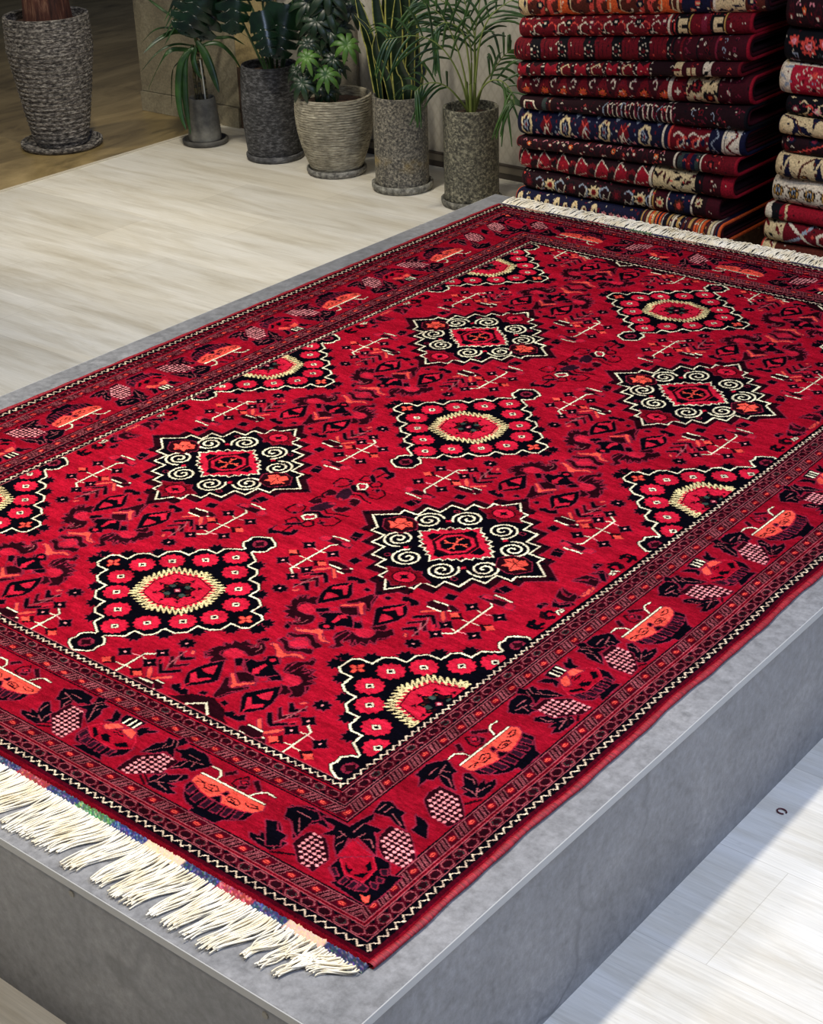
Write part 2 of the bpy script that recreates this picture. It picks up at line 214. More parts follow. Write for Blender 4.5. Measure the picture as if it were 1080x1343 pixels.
# spiral medallions
ZZ=[(230,0),(184,37),(186,57),(149,56),(150,95),(115,95),(115,136),(78,136),(79,166),(44,166),(46,196),(27,197),(0,232)]
def quad(pts): # all four quadrants of a closed outline
    a=list(pts); b=[(-x,y) for x,y in reversed(pts[:-1])]; top=a+b
    return top+[(x,-y) for x,y in reversed(top[1:-1])]
def at(cx,cy,pts,k=1.0,ky=None): 
    ky=k if ky is None else ky
    return [(cx+k*x,cy+ky*y) for x,y in pts]
for cx in (-337,337):
    for cy in (-484,484):
        for sx,sy in MIR: stamp(TR['spots'],lambda x,y:(cx+sx*abs(x),cy+sy*abs(y)))
        o=quad(ZZ)
        cv.poly(at(cx,cy,o,1.15),'M'); cv.poly(at(cx,cy,o,1.13),'D')
        for k in range(len(o)):   # faint checks in the outer band
            x,y=o[k]; cv.diam(cx+x*1.065,cy+y*1.065,7,7,'K')
        cv.poly(at(cx,cy,o,1.0),'K'); pl=at(cx,cy,o+o[:1]); cv.line(pl,4.0,'W')
        for sx,sy in MIR:
            for (px,py,a0,dr) in ((46,104,-55,1),(113,50,130,-1)):
                pts=[]
                for k in range(70):
                    t=k/69; ang=math.radians(a0+dr*760*t); r=31*(1-t)**.9+4
                    pts.append((cx+sx*(px+r*math.cos(ang)),cy+sy*(py+r*math.sin(ang))))
                cv.line(pts,7.6,'D') if False else None
                cv.line(pts,4.6,'W')
            cv.star(cx+sx*76,cy+sy*72,8,8,4,'Q',.5); cv.star(cx+sx*70,cy+sy*66,6,6,4,'D',.5)
            X,Y=cx+sx*128,cy+sy*92; cv.ell(cx+sx*88,cy+sy*118,8,7,'M'); cv.ell(cx+sx*88,cy+sy*118,5.5,5,'K')
        for sx in (1,-1):
            h=[(108,4),(125,28),(150,37),(176,30),(197,0),(176,-30),(160,-37),(125,-28)]
            P_=[(cx+sx*x,cy+y) for x,y in h]; cv.poly(P_,'D'); cv.line(P_+P_[:1],2.2,'M')
            g=lambda pts:[(cx+sx*x,cy+y) for x,y in pts]
            cv.poly(g([(122,6),(135,22),(150,20),(160,28),(176,18),(170,4),(184,-2),(168,-12),(160,-26),(148,-14),(132,-18),(136,-4)]),'C')
            cv.line(g([(128,4),(148,8),(160,0),(176,2)]),2.4,'D'); cv.line(g([(150,20),(150,4),(156,-20)]),2.4,'D'); cv.line(g([(138,16),(142,10)]),2.4,'D')
            for t in (-1,1):
                pass
        for sy in (1,-1):
            g=lambda pts:[(cx+x,cy+sy*y) for x,y in pts]
            h=[(-16,132),(0,140),(16,132),(26,146),(58,158),(40,172),(34,196),(14,200),(0,212),(-14,200),(-34,196),(-40,172),(-58,158),(-26,146)]
            P_=g(h); cv.poly(P_,'E'); cv.line(P_+P_[:1],2.2,'M')
            for k in range(10): 
                a=PI*2*k/10; cv.line([(cx+31*math.cos(a),cy+sy*170+27*math.sin(a)),(cx+37*math.cos(a),cy+sy*170+33*math.sin(a))],2,'K')
            cv.ell(cx,cy+sy*170,28,24,'D'); cv.ell(cx,cy+sy*170,24,20,'Q'); cv.star(cx,cy+sy*170,15,12,4,'K',.45)
        # centre
        dq=quad([(102,0),(84,13),(88,21),(70,26),(72,36),(58,40),(57,55),(42,52),(38,62),(26,62),(24,74),(13,72),(0,93)])
        cv.poly(at(cx,cy,dq,1.0),'W'); cv.poly(at(cx,cy,dq,.945),'K'); cv.poly(at(cx,cy,dq,.92),'C' if False else 'Q')
        for sx,sy in ((1,0),(-1,0),(0,1),(0,-1)):
            if sx: cv.poly([(cx+sx*50,cy-18),(cx+sx*72,cy-8),(cx+sx*72,cy+8),(cx+sx*50,cy+18)],'K')
            else: cv.poly([(cx-18,cy+sy*48),(cx-8,cy+sy*66),(cx+8,cy+sy*66),(cx+18,cy+sy*48)],'K')
        for sx,sy in MIR: cv.diam(cx+sx*49,cy+sy*43,8,7,'D')
        oct_=lambda r:[(cx+r*math.cos(PI/8+PI/4*k),cy+r*math.sin(PI/8+PI/4*k)) for k in range(8)]
        cv.poly(oct_(52),'D'); cv.poly(oct_(44),'Q'); cv.poly(oct_(35),'D'); cv.poly(oct_(32),'K')
        for a in (0,90,180,270):
            a=math.radians(a+8); u=(math.cos(a),math.sin(a)); v=(-u[1],u[0])
            pp=lambda r,t:(cx+r*u[0]+t*v[0],cy+r*u[1]+t*v[1])
            cv.line([pp(4,0),pp(16,3),pp(28,-2)],4.5,'C'); cv.line([pp(16,3),pp(22,9)],3,'C')
# flower medallions
FL=[(222,0),(222,18),(209,28),(181,28),(180,56),(162,70),(134,72),(134,99),(115,117),(88,116),(85,144),(72,156),(46,156),(44,182),(15,200),(7,206),(22,212),(34,226),(30,238),(34,252),(24,262),(0,274)]
def flower(cx,cy):
    for sx,sy in MIR:
        for (nx,ny) in ((181,28),(134,72),(88,116),(46,156),(222,6)):
            X,Y=cx+sx*(nx+14),cy+sy*(ny+14 if nx<222 else 12)
            cv.star(X,Y,22,22,8,'M',.66,.3); cv.star(X,Y,20,20,8,'K',.62,.3)
        X,Y=cx+sx*163,cy+sy*129; 
    o=at(cx,cy,quad(FL)); cv.poly(o,'K'); cv.line(o+o[:1],9,'K'); cv.line(o+o[:1],4.0,'W')
    for sy in (1,-1):
        cv.poly([(cx-9,cy+sy*196),(cx+9,cy+sy*196),(cx+9,cy+sy*214),(cx-9,cy+sy*214)],'K')
        cv.ell(cx,cy+sy*240,16,16,'M'); cv.star(cx,cy+sy*240,14,14,4,'D',.6)
    pos=[(0,168),(0,-168)]+[(sx*a,sy*b) for a,b in ((137,30),(97,77),(43,122)) for sx,sy in MIR]
    for a,b in pos:
        X,Y=cx+a,cy+b
        cv.star(X,Y,30,28,4,'Q',.82,0); cv.star(X,Y,30,28,12,'Q',.84,.1); cv.diam(X,Y,12,11,'K'); sq=[(X-8,Y),(X,Y-7.5),(X+8,Y),(X,Y+7.5),(X-8,Y)]
        cv.line(sq,2.8,'W')
    for sx in (1,-1):
        X=cx+sx*193
        for a in (0,90,180,270):
            a=math.radians(a); cv.ell(X+9*math.cos(a),cy+9*math.sin(a),9 if a%PI<.1 else 6,6 if a%PI<.1 else 9,'E')
        for a in (0,90,180,270):
            a=math.radians(a); cv.ell(X+9.5*math.cos(a),cy+9.5*math.sin(a),7 if a%PI<.1 else 4.5,4.5 if a%PI<.1 else 7,'C')
        
    oc=[(95,0),(76,65),(0,88),(-76,65),(-95,0),(-76,-65),(0,-88),(76,-65)]
    pts=[]; n=6
    for k in range(8):
        (ax,ay),(bx,by)=oc[k],oc[(k+1)%8]
        for j in range(n):
            t=(j+.25)/n; x,y=ax+(bx-ax)*t,ay+(by-ay)*t; pts.append((cx+x,cy+y))
            t=(j+.75)/n; x,y=ax+(bx-ax)*t,ay+(by-ay)*t; q=25; pts.append((cx+x-q*.78*(1 if x>0 else -1),cy+y-q*.70*(1 if y>0 else -1)))
    cv.poly(at(cx,cy,oc,.80),'Q'); cv.line(pts+pts[:1],3.0,'I')
    cv.line(at(cx,cy,oc+oc[:1],.70),2.6,'K'); 
    for k in range(8):
        a=PI/4*k; X,Y=cx+46*math.cos(a),cy+44*math.sin(a); cv.star(X,Y,8,8,3,'D',.4,a)
    cv.star(cx,cy,42,38,8,'K',.72); 
    for k in range(8):
        a=PI/8+PI/4*k; cv.ell(cx+24*math.cos(a),cy+22*math.sin(a),7,6,'G' if k%2 else 'D')
    for k in range(8):
        a=PI/4*k; cv.ell(cx+30*math.cos(a),cy+27*math.sin(a),3,2.5,'U')
    cv.diam(cx,cy,9,8,'M'); cv.diam(cx,cy,5,4,'F')
for X,Y in ((0,-967),(0,0),(0,967)): flower(X,Y)
for sx in (1,-1):
    for Y in (-967,0,967): flower(sx*675,Y)
# bracket at the middle of each field end
for sx in (1,-1):
    for sy in (1,-1):
        g=lambda pts:[(sx*337+x,sy*(FY-18)-sy*y) for x,y in pts]
        for h in (1,-1):
            cv.poly([ (sx*337+h*x,sy*(FY-18)-sy*y) for x,y in ((0,44),(40,30),(62,8),(78,0),(0,0))],'D')
        cv.line(g([(-28,0),(0,24),(28,0)]),4.5,'W')
# ---------- borders: distance d from the edge, running coordinate t, mitred corners
X=np.abs(cv.xs)[None,:]; Y=np.abs(cv.ys)[:,None]
dX=HWX-X; dY=HLY-Y; side=dX<dY
d=np.where(side,dX,dY); t=np.where(side,np.broadcast_to(cv.ys[:,None],d.shape),np.broadcast_to(cv.xs[None,:],d.shape))
A_=cv.a
def setm(m,c): A_[m]=KI[c]

def tri(v,p): # triangle wave -1..1
    u=(v/p)%1.0; return np.where(u<.5,4*u-1,3-4*u)
def lines(ds,w,c):
    for q in ds: setm(np.abs(d-q)<w/2,c)
def zig(dc,amp,p,w):
    m=np.abs(d-dc)<amp+w
    # distance measured across the slanted strokes
    z=dc+amp*tri(t,p); sl=4*amp/p
    setm(m&(np.abs(d-z)/math.sqrt(1+sl*sl)<w/2),'Z')
def diamonds(dc,hh,p):
    u=((t/p)%1.0-.5)*p; r=np.abs(u)+np.maximum(np.abs(d-dc)-hh*.25,0)*.9
    r2=np.maximum(np.abs(d-dc)*1.55,np.abs(u)+np.abs(d-dc)*.72)
    inb=np.abs(d-dc)<hh
    setm(inb,'B'); 
    k=(np.floor(t/p)%3==0)
    setm(inb&(r2<p*.42),'L'); setm(inb&(r2<p*.42-1.9),'T'); setm(inb&(r2<p*.42-3.4),'D'); setm(inb&(r2<p*.42-4.6)&k,'G'); setm(inb&(r2<p*.42-5.6),'D')
    v=(((t/p)+.5)%1.0-.5)*p
    setm(inb&(np.abs(v)+np.abs(np.abs(d-dc)-hh)*.9<p*.2),'K')
def sband(dc,hh,p):
    inb=np.abs(d-dc)<hh; setm(inb,'B')
    u=((t/p)%1.0)*p; e=(d-dc)
    # hooked S bars either side, small glowing flower once per repeat
    for off in (p*.30,p*.5,p*.70):
        w=u-off-e*.55
        setm(inb&(np.abs(w)<2.6)&(np.abs(e)<hh*.8),'D')
        setm(inb&(np.abs(np.abs(w)-3.4)<.9)&(np.abs(e)<hh*.85),'L')
    uu=np.minimum(u,p-u); setm(inb&((uu/9)**2+(e/6.5)**2<1),'E'); setm(inb&((uu/6.2)**2+(e/3.4)**2<1),'C'); setm(inb&(uu<5)&(np.abs(e)<.9),'E')
setm(d<318,'X')
# outside
setm(d<17,'B'); setm(d<7,'E'); setm((d>=15)&(d<33),'K'); 
zz=(d>=23)&(d<29)
zig(22.5,5.6,20.5,2.0)
e2=(d>=15)&(d<32); 
lines([33.5],1.6,'L'); diamonds(46,11,33); lines([58.5],1.6,'L'); lines([61.5],3,'K'); lines([64.4],1.6,'L')
sband(77.5,12,52); lines([90.5],1.6,'L'); lines([93.5],3.4,'K')
# inside
lines([237],3.4,'K'); lines([240],1.6,'L'); sband(252,11.5,50); lines([264.6],1.6,'L'); lines([267.3],3,'K'); lines([270],1.6,'L')
diamonds(282,11,31); lines([294],1.6,'L'); setm((d>=295.5)&(d<318),'K'); zig(307,4.4,17,2.2); lines([317],1.6,'L'); lines([300],1.4,'T')
A_[:]=A_
# ---------- border motifs
def rot_side(sx,yc,m=1,ky=1.0): return lambda x,y:(sx*(838+x),yc+m*y*ky)
def rot_end(sy,xc,m=1,kx=1.1): return lambda x,y:(xc+m*y*kx,sy*(HLY-164+x))
def grapes(pts):
    P=np.array(pts); cv.line(pts+pts[:1],4,'M'); cv.poly(pts,'D')
    cx,cy=P.mean(0); x0,y0=P.min(0); x1,y1=P.max(0)
    def inside(x,y):
        c=False
        for (ax,ay),(bx,by) in zip(P,np.roll(P,-1,0)):
            if (ay>y)!=(by>y) and x<(bx-ax)*(y-ay)/(by-ay)+ax: c=not c
        return c
    k=0; y=y0+5
    while y<y1-3:
        x=x0+4
        while x<x1-3:
            if inside(x,y) and inside(x+4,y) and inside(x-4,y): cv.diam(x,y,4.5,3.8,'F'); 
            k+=1; x+=10.6
        y+=9.6
def pts2(p,f): return [f(p[i],p[i+1]) for i in range(0,len(p),2)]
def boat(f):
    for col,kind,w,p in TR['boat']: 
        stamp([(col,kind,w,p)],f)
def unit_boat(mk):   # mk(m) -> transform with mirrored running axis
    boat(mk(1))
    for m in (1,-1): stamp(TR['boatleaf'],mk(m))
def unit_vase(mk):
    for m in (1,-1):
        f=mk(m); grapes(pts2(TR['grape2'][0][3],f)); stamp(TR['grape2'][1:],f); stamp(TR['vaseleaf'],f)
    stamp(TR['vase'],mk(1))
for sx in (1,-1):
    for yc in (-1003,-501,0,501,1003): unit_boat(lambda m:rot_side(sx,yc,m))
    for yc in (-752,-251,251,752): unit_vase(lambda m:rot_side(sx,yc,m))
    for sy in (1,-1):
        f=lambda x,y:(sx*(838+x),sy*(-1003+y)); grapes(pts2(TR['grape1'][0][3],f))
for sy in (1,-1):
    for xc in (-571,0,571): unit_boat(lambda m:rot_end(sy,xc,m,1.05))
    for xc in (-283,283): unit_vase(lambda m:rot_end(sy,xc,m,1.1))
for sx in (1,-1):
    for sy in (1,-1):
        def f(x,y):
            if y<-1257: y=-1257+(y+1257)*302/281
            return (sx*x,-sy*y)
        for nm in ('cornerleafR','cornerleafL'): stamp(TR[nm],f)
        for nm in ('cornergrapeR','cornergrapeL'): grapes(pts2(TR[nm][0][3],f))
        stamp(TR['corner'],f)
# ---------- knots -> geometry (each knot a vertex of the pile)
def warp_x(x):
    x=np.asarray(x,float); return np.where(x<-FX,-FX+(x+FX)*326.5/302,x)/1000
def warp_y(y):
    y=np.asarray(y,float)
    r=np.where(y<-FY,-FY+(y+FY)*281/302,y)
    r=np.where(y>967,967+(y-967)*(270/290),r); r=np.where(y>FY,1237+(y-FY)*282/302,r)
    return r/1000
wx=warp_x(cv.xs); wy=warp_y(cv.ys)
gx,gy=np.meshgrid(wx,wy)
edge=np.minimum(np.minimum(gx-wx[0],wx[-1]-gx),np.minimum(gy-wy[0],wy[-1]-gy))
gz=0.0+0.0007*rng.standard_normal(gx.shape)+0.0012*np.sin(gx*9+gy*4)*np.sin(gy*7-gx*3)
gz+= -0.0055*np.exp(-edge/0.004)+0.002*np.exp(-((edge-.02)/.012)**2)
wav=0.002*np.sin(gy*13+1.3)*np.exp(-(wx[-1]-gx)/.12)+0.001*np.sin(gy*29)*np.exp(-(wx[-1]-gx)/.05)
gx2=gx+wav
P=np.stack([gx2,gy,gz+RZ],-1)
cols=LUT[A_]
jit=(1+0.10*rng.standard_normal(A_.shape))[...,None]; cols=np.concatenate([np.clip(cols[...,:3]*jit,0,1),cols[...,3:]],-1)
m_pile=mat('carpet_pile',rough=.85); b=bsdf(m_pile)
vc=nd(m_pile,'ShaderNodeVertexColor',layer_name='Col'); v=texco(m_pile,(60,190,90)); n1=noise(m_pile,v,1.0,5,.7)
v2=texco(m_pile,(5,30,5)); n2=noise(m_pile,v2,1.0,4,.65)
f1=ramp(m_pile,n1,[(.28,(.55,.52,.52,1)),(.72,(1.5,1.55,1.5,1))]); f2=ramp(m_pile,n2,[(.3,(.66,.62,.62,1)),(.72,(1.34,1.5,1.4,1))])
cmx=mixc(m_pile,1.0,mixc(m_pile,1.0,vc.outputs['Color'],f1,'MULTIPLY'),f2,'MULTIPLY'); lk(m_pile,cmx,b.inputs['Base Color'])
b.inputs['Sheen Weight'].default_value=.0; b.inputs['Sheen Roughness'].default_value=.45; b.inputs['Sheen Tint'].default_value=(1,.6,.6,1)
b.inputs['Specular IOR Level'].default_value=.02
n3=noise(m_pile,texco(m_pile,(1,1,1)),420,2,.5); lk(m_pile,bump(m_pile,n3,.6,.004),b.inputs['Normal'])
carpet=empty('carpet',(0,0,PT),label='large crimson hand-knotted carpet with dark medallions and cream fringes laid on the grey platform',cat='carpet')
def loc(P_): Q=P_.copy(); Q[...,2]-=PT; return Q
grid_mesh('pile',loc(P),m_pile,carpet,cols)
# selvages: rolled overcast edges
m_sel=mat('selvage_wool',L3(140,8,26),.6); vv=texco(m_sel,(60,500,60)); nn=noise(m_sel,vv,1,3,.6)
lk(m_sel,ramp(m_sel,nn,[(.35,L3(92,4,16)),(.6,L3(160,14,32)),(.75,L3(206,40,54))]),bsdf(m_sel).inputs['Base Color']); lk(m_sel,bump(m_sel,nn,.5,.002),bsdf(m_sel).inputs['Normal'])  # brightest stop puts highlights of the rolled edge into the wool colour
def tube(path,r,seg=8,ry=None):
    path=np.asarray(path,float); n=len(path); T=np.gradient(path,axis=0); T/=np.linalg.norm(T,axis=1)[:,None]+1e-12
    up=np.array([0,0,1.0]); S=np.cross(T,up); ln=np.linalg.norm(S,axis=1)[:,None]; S=np.where(ln<1e-4,np.array([1.0,0,0]),S/np.maximum(ln,1e-9)); U=np.cross(S,T)
    a=np.linspace(0,2*PI,seg,endpoint=False); r=np.broadcast_to(np.asarray(r,float),(n,))[:,None,None]
    return path[:,None,:]+r*(np.cos(a)[None,:,None]*S[:,None,:]+np.sin(a)[None,:,None]*U[:,None,:]*(ry or 1.0))
ym=wy[::6]
for sgn in (1,-1):
    xx=(wx[-1] if sgn>0 else wx[0])
    wv=0.002*np.sin(ym*13+1.3)+0.001*np.sin(ym*29) if sgn>0 else 0*ym
    path=np.stack([xx+wv+sgn*.001,ym,np.full_like(ym,-.0035+RZ-PT)],-1)
    grid_mesh('selvage',tube(path,.0068+.0008*np.sin(ym*61),8,.62),m_sel,carpet,closed_u=True)
# multicoloured flat-woven strip at both ends
m_kil=mat('flatweave',rough=.9); vc=nd(m_kil,'ShaderNodeVertexColor',layer_name='Col'); lk(m_kil,vc.outputs['Color'],bsdf(m_kil).inputs['Base Color'])
def strip(sgn,y0):
    n=640; xs=np.linspace(wx[0],wx[-1]-.002,n); rows=np.linspace(0,1,9)
    blocks=[(28,34,74),(170,44,50),(34,40,84),(60,104,66),(34,46,110),(232,196,160),(36,42,92),(176,56,62),(40,50,100),(226,186,158),(34,38,84)]
    # block borders measured along the front end, from the right corner leftwards
    cuts=[0,.081,.157,.227,.30,.378,.464,.544,.63,.706,.783,.86,.94,1.02,1.11,1.19,1.27,1.35,1.43,1.51,1.6,1.68,1.76,1.85,1.93,2.1]
    base_seq=[(26,32,64),(206,170,142),(32,40,76),(134,34,44),(30,36,72),(220,186,152),(30,44,92),(62,104,66),(34,42,82),(138,38,44),(30,38,74)]
    seq=[base_seq[k%11] for k in range(25)]
    Pp=np.zeros((9,n,3)); C=np.zeros((9,n,4)); C[...,3]=1
    for i,x in enumerate(xs):
        q=xs[-1]-x; k=min(int(np.searchsorted(cuts,q,side='right'))-1,len(seq)-1)
        base=np.array(seq[k],float); cream=base[0]>200
        wdt=.022+.003*math.sin(x*11)
        for j,r in enumerate(rows):
            yy=y0+sgn*(r*wdt-.003)+.0012*math.sin(x*23)
            Pp[j,i]=(x,yy,RZ-PT-.0045-.002*r+.0006*rng.standard_normal())
            c=base+ (rng.normal(0,9,3) if cream else rng.normal(0,20,3)*(1 if (i//3+j)%2 else .4)+ (rng.random()<.2)*np.array([62,60,50]))
            C[j,i,:3]=s2l(np.clip(c,0,255))
    if sgn>0: Pp=Pp[:, ::-1]; C=C[:, ::-1]
    return grid_mesh('flatwoven_end',Pp,m_kil,carpet,C)
strip(-1,wy[0]); strip(1,wy[-1])
# fringes
m_fr=mat('cotton_fringe',L3(243,234,208),.8); vf=texco(m_fr,(30,30,30)); nf=noise(m_fr,vf,1,3,.6)
lk(m_fr,ramp(m_fr,nf,[(.3,L3(226,212,176)),(.7,L3(250,244,226))]),bsdf(m_fr).inputs['Base Color'])
def join_grids(name,grids,m,parent):
    V=[];F=[];o=0
    for G_ in grids:
        nv,nu=G_.shape[:2]; i=np.arange(nv*nu).reshape(nv,nu)+o; j=np.concatenate([i,i[:,:1]],1)
        F.append(np.stack([j[:-1,:-1],j[:-1,1:],j[1:,1:],j[1:,:-1]],-1).reshape(-1,4)); V.append(G_.reshape(-1,3)); o+=nv*nu
    V=np.concatenate(V); q=np.concatenate(F); nf=len(q)
    me=bpy.data.meshes.new(name); me.vertices.add(len(V)); me.vertices.foreach_set('co',V.reshape(-1).astype(np.float32))
    me.loops.add(nf*4); me.loops.foreach_set('vertex_index',q.reshape(-1).astype(np.int32)); me.polygons.add(nf); me.polygons.foreach_set('loop_start',np.arange(0,nf*4,4,dtype=np.int32))
    try: me.polygons.foreach_set('loop_total',np.full(nf,4,np.int32))
    except Exception: pass
    me.update(calc_edges=True); me.validate(); me.shade_smooth(); me.materials.append(m)
    return link(bpy.data.objects.new(name,me),parent)
rr=random.Random(3)
G_=[]
x=wx[-1]-.004
yk=wy[0]-.018
clump=[]
while x>wx[0]:            # clumps of combed threads
    wc=rr.uniform(.05,.11) if x<wx[-1]-.5 else rr.uniform(.03,.06); clump.append((x,wc,rr.uniform(-.010,.010),rr.uniform(.098,.108))); x-=wc
for ci,(x1,wc,shift,ln) in enumerate(clump):
    near=x1>wx[-1]-.14
    n=int(wc/.0027)
    for k in range(n):
        x0=x1-wc*(k+.5)/n
        tgt=x1-wc/2+(x0-(x1-wc/2))*((.88 if x1<wx[-1]-.5 else .62) if not near else .35)-.030+shift
        L_=ln*rr.uniform(.88,1.04)*(0.8 if near else 1.0)
        if near and x0>wx[-1]-.055: tgt=x0-.045-.25*(wx[-1]-x0); L_*=.55
        ph=rr.uniform(0,6); am=rr.uniform(.0006,.0028 if not near else .006)
        pts=[]
        for s_ in range(10):
            u=s_/9; e=u*u*(3-2*u)
            xx=x0+(tgt-x0)*e+am*math.sin(ph+u*7)
            yy=yk-u*L_
            zz=.0022+.0035*(1-u)**2+.0022*abs(math.sin(ph+u*5))*(rr.random()*.3+.7)+ (k%4)*.0012
            pts.append((xx,yy,zz))
        G_.append(tube(pts,np.linspace(.00165,.0012,10),5))
join_grids('fringe',G_,m_fr,carpet)['kind']='stuff'
G_=[]
x=wx[0]
yk=wy[-1]+.014
while x<wx[-1]:
    n=10; ph=rr.uniform(0,6); big=max(0,(x+.2)/1.2)
    L_=rr.uniform(.055,.08); lean=rr.uniform(-.02,.05)
    hh=rr.uniform(.004,.010)+.020*big*rr.random()
    pts=[(x+lean*(s_/9)+.003*math.sin(ph+s_*.8),min(yk+L_*math.sin(s_/9*1.9)/1.0,1.598),.003+hh*math.sin(PI*(s_/9)**.8)) for s_ in range(n)]
    G_.append(tube(pts,np.full(n,.0019),5)); x+=.0032
join_grids('fringe',G_,m_fr,carpet)['kind']='stuff'
# ---------------------------------------------------------------- platform
PX0,PX1,PY0,PY1=-1.119,1.062,-1.676,1.615
def stone(name,c0,c1,c2,sc=3.0,rough=.5):
    m=mat(name,rough=rough); v=texco(m); a=noise(m,v,sc,8,.68,.6); f=noise(m,v,sc*26,4,.7); q=noise(m,texco(m,(1,1,1)),sc*5,6,.7,1.5)
    c=ramp(m,a,[(.32,c0),(.55,c1),(.75,c2)]); c=mixc(m,1.0,c,ramp(m,f,[(.3,(.68,.68,.68,1)),(.7,(1.24,1.24,1.24,1))]),'MULTIPLY')
    c=mixc(m,1.0,c,ramp(m,q,[(.30,(.80,.80,.80,1)),(.46,(1,1,1,1)),(.9,(1.06,1.06,1.06,1))]),'MULTIPLY')
    # thin irregular cracks
    vo=nd(m,'ShaderNodeTexVoronoi',feature='DISTANCE_TO_EDGE'); vo.inputs['Scale'].default_value=sc*.55
    nv=nd(m,'ShaderNodeTexNoise'); nv.inputs['Scale'].default_value=sc*2; lk(m,v,nv.inputs['Vector']); mv=mixc(m,.35,v,nv.outputs['Color'],'ADD'); lk(m,mv,vo.inputs['Vector'])
    msk=mathn(m,'MULTIPLY',ramp(m,vo.outputs['Distance'],[(0,(1,1,1,1)),(.012,(0,0,0,1))]),ramp(m,a,[(.45,(0,0,0,1)),(.62,(.55,.55,.55,1))]))
    c=mixc(m,msk,c,(c0[0]*.5,c0[1]*.5,c0[2]*.5,1)); lk(m,c,bsdf(m).inputs['Base Color'])
    lk(m,bump(m,f,.12,.003),bsdf(m).inputs['Normal']); lk(m,ramp(m,f,[(.3,(rough-.08,)*3+(1,)),(.7,(rough+.12,)*3+(1,))]),bsdf(m).inputs['Roughness']); return m
m_plat=stone('grey_concrete_laminate',L3(110,111,112),L3(130,130,130),L3(148,147,145),2.2,.5)
m_strip=mat('edge_strip',L3(168,168,164),.35)
plat=empty('display_platform',((PX0+PX1)/2,(PY0+PY1)/2,0),label='low grey concrete-look display platform that carries the large red carpet',cat='platform')
cxp,cyp=(PX0+PX1)/2,(PY0+PY1)/2
bmobj('body',box_bm(PX0+.006-cxp,PX1-.006-cxp,PY0+.006-cyp,PY1-.006-cyp,0,PT-.016),m_plat,plat)
bmobj('top_panel',box_bm(PX0-cxp,PX1-cxp,PY0-cyp,PY1-cyp,PT-.016,PT,.0012),m_plat,plat)
for (a,b_,c_,d_) in ((PX1-.0005,PX1+.0018,PY0,PY1),(PX0-.0018,PX0+.0005,PY0,PY1),(PX0,PX1,PY0-.0018,PY0+.0005),(PX0,PX1,PY1-.0005,PY1+.0018)):
    bmobj('edge_strip',box_bm(a-cxp,b_-cxp,c_-cyp,d_-cyp,PT-.0155,PT-.0003,.0005),m_strip,plat)
m_cap=mat('screw_cap_plastic',L3(132,128,116),.5)
for x_,z_ in ((.498,.3465-.012),(.917,.341-.009),(.06,.338),(-.4,.338)):
    bm=bmesh.new(); r_=bmesh.ops.create_cone(bm,cap_ends=True,segments=24,radius1=.0065,radius2=.0055,depth=.002)
    bmesh.ops.transform(bm,matrix=Matrix.Translation((x_-cxp,PY0+.006-cyp-.0008,z_-.012))@Matrix.Rotation(PI/2,4,'X'),verts=bm.verts); bmobj('screw_cap',bm,m_cap,plat)
# ---------------------------------------------------------------- floors and walls
def floor_mat():
    m=mat('pale_wood_look_tile',rough=.34); b=bsdf(m)
    v=texco(m)
    br=nd(m,'ShaderNodeTexBrick'); br.offset=.37; br.inputs['Scale'].default_value=1.0
    br.inputs['Brick Width'].default_value=1.2; br.inputs['Row Height'].default_value=.3; br.inputs['Mortar Size'].default_value=.0008; br.inputs['Mortar Smooth'].default_value=.1; br.inputs['Bias'].default_value=0
    br.inputs['Color1'].default_value=(.90,.90,.90,1); br.inputs['Color2'].default_value=(1.06,1.06,1.06,1); br.inputs['Mortar'].default_value=(.76,.74,.71,1)
    mp=texco(m); lk(m,mp,br.inputs['Vector'])
    g=noise(m,texco(m,(1.1,9,1)),1.6,8,.66,.5); g2=noise(m,texco(m,(5,190,1)),1.0,4,.7); g3=noise(m,texco(m,(9,34,1)),1.0,5,.75,.4)
    c=ramp(m,g,[(.30,L3(196,189,172)),(.5,L3(218,214,202)),(.72,L3(230,227,218))])
    c=mixc(m,1.0,c,ramp(m,g2,[(.32,(.88,.88,.87,1)),(.68,(1.06,1.06,1.06,1))]),'MULTIPLY')
    c=mixc(m,1.0,c,ramp(m,g3,[(.26,(.80,.79,.77,1)),(.36,(1,1,1,1))]),'MULTIPLY')
    g4=noise(m,texco(m,(1.0,3.2,1)),1.3,6,.62,.8); c=mixc(m,1.0,c,ramp(m,g4,[(.34,(.91,.885,.83,1)),(.56,(1,1,1,1))]),'MULTIPLY')
    g5=noise(m,texco(m,(16,90,1)),1.0,4,.8); c=mixc(m,1.0,c,ramp(m,g5,[(.24,(.72,.70,.68,1)),(.31,(1,1,1,1))]),'MULTIPLY')
    c=mixc(m,1.0,c,br.outputs['Color'],'MULTIPLY'); lk(m,c,b.inputs['Base Color'])
    lk(m,ramp(m,g2,[(.2,(.30,)*3+(1,)),(.8,(.5,)*3+(1,))]),b.inputs['Roughness']); lk(m,bump(m,g2,.06,.002),b.inputs['Normal'])
    return m
FXE=-3.70
def slab(name,x0,x1,y0,y1,z0,z1,m,**k):
    o=bmobj(name,box_bm(x0,x1,y0,y1,z0,z1),m); o['kind']='structure'; return o
slab('floor',FXE+.016,3.6,-5.0,2.80,-.06,0,floor_mat())
m_hall=mat('brown_marble_floor',rough=.32); v=texco(m_hall,(1,1,1),(0,0,.5)); a=noise(m_hall,texco(m_hall,(2.2,.7,1),(0,0,.6)),1.5,9,.68,1.8)
lk(m_hall,ramp(m_hall,a,[(.3,L3(98,84,52)),(.5,L3(146,126,84)),(.68,L3(172,150,104)),(.8,L3(192,170,124))]),bsdf(m_hall).inputs['Base Color'])
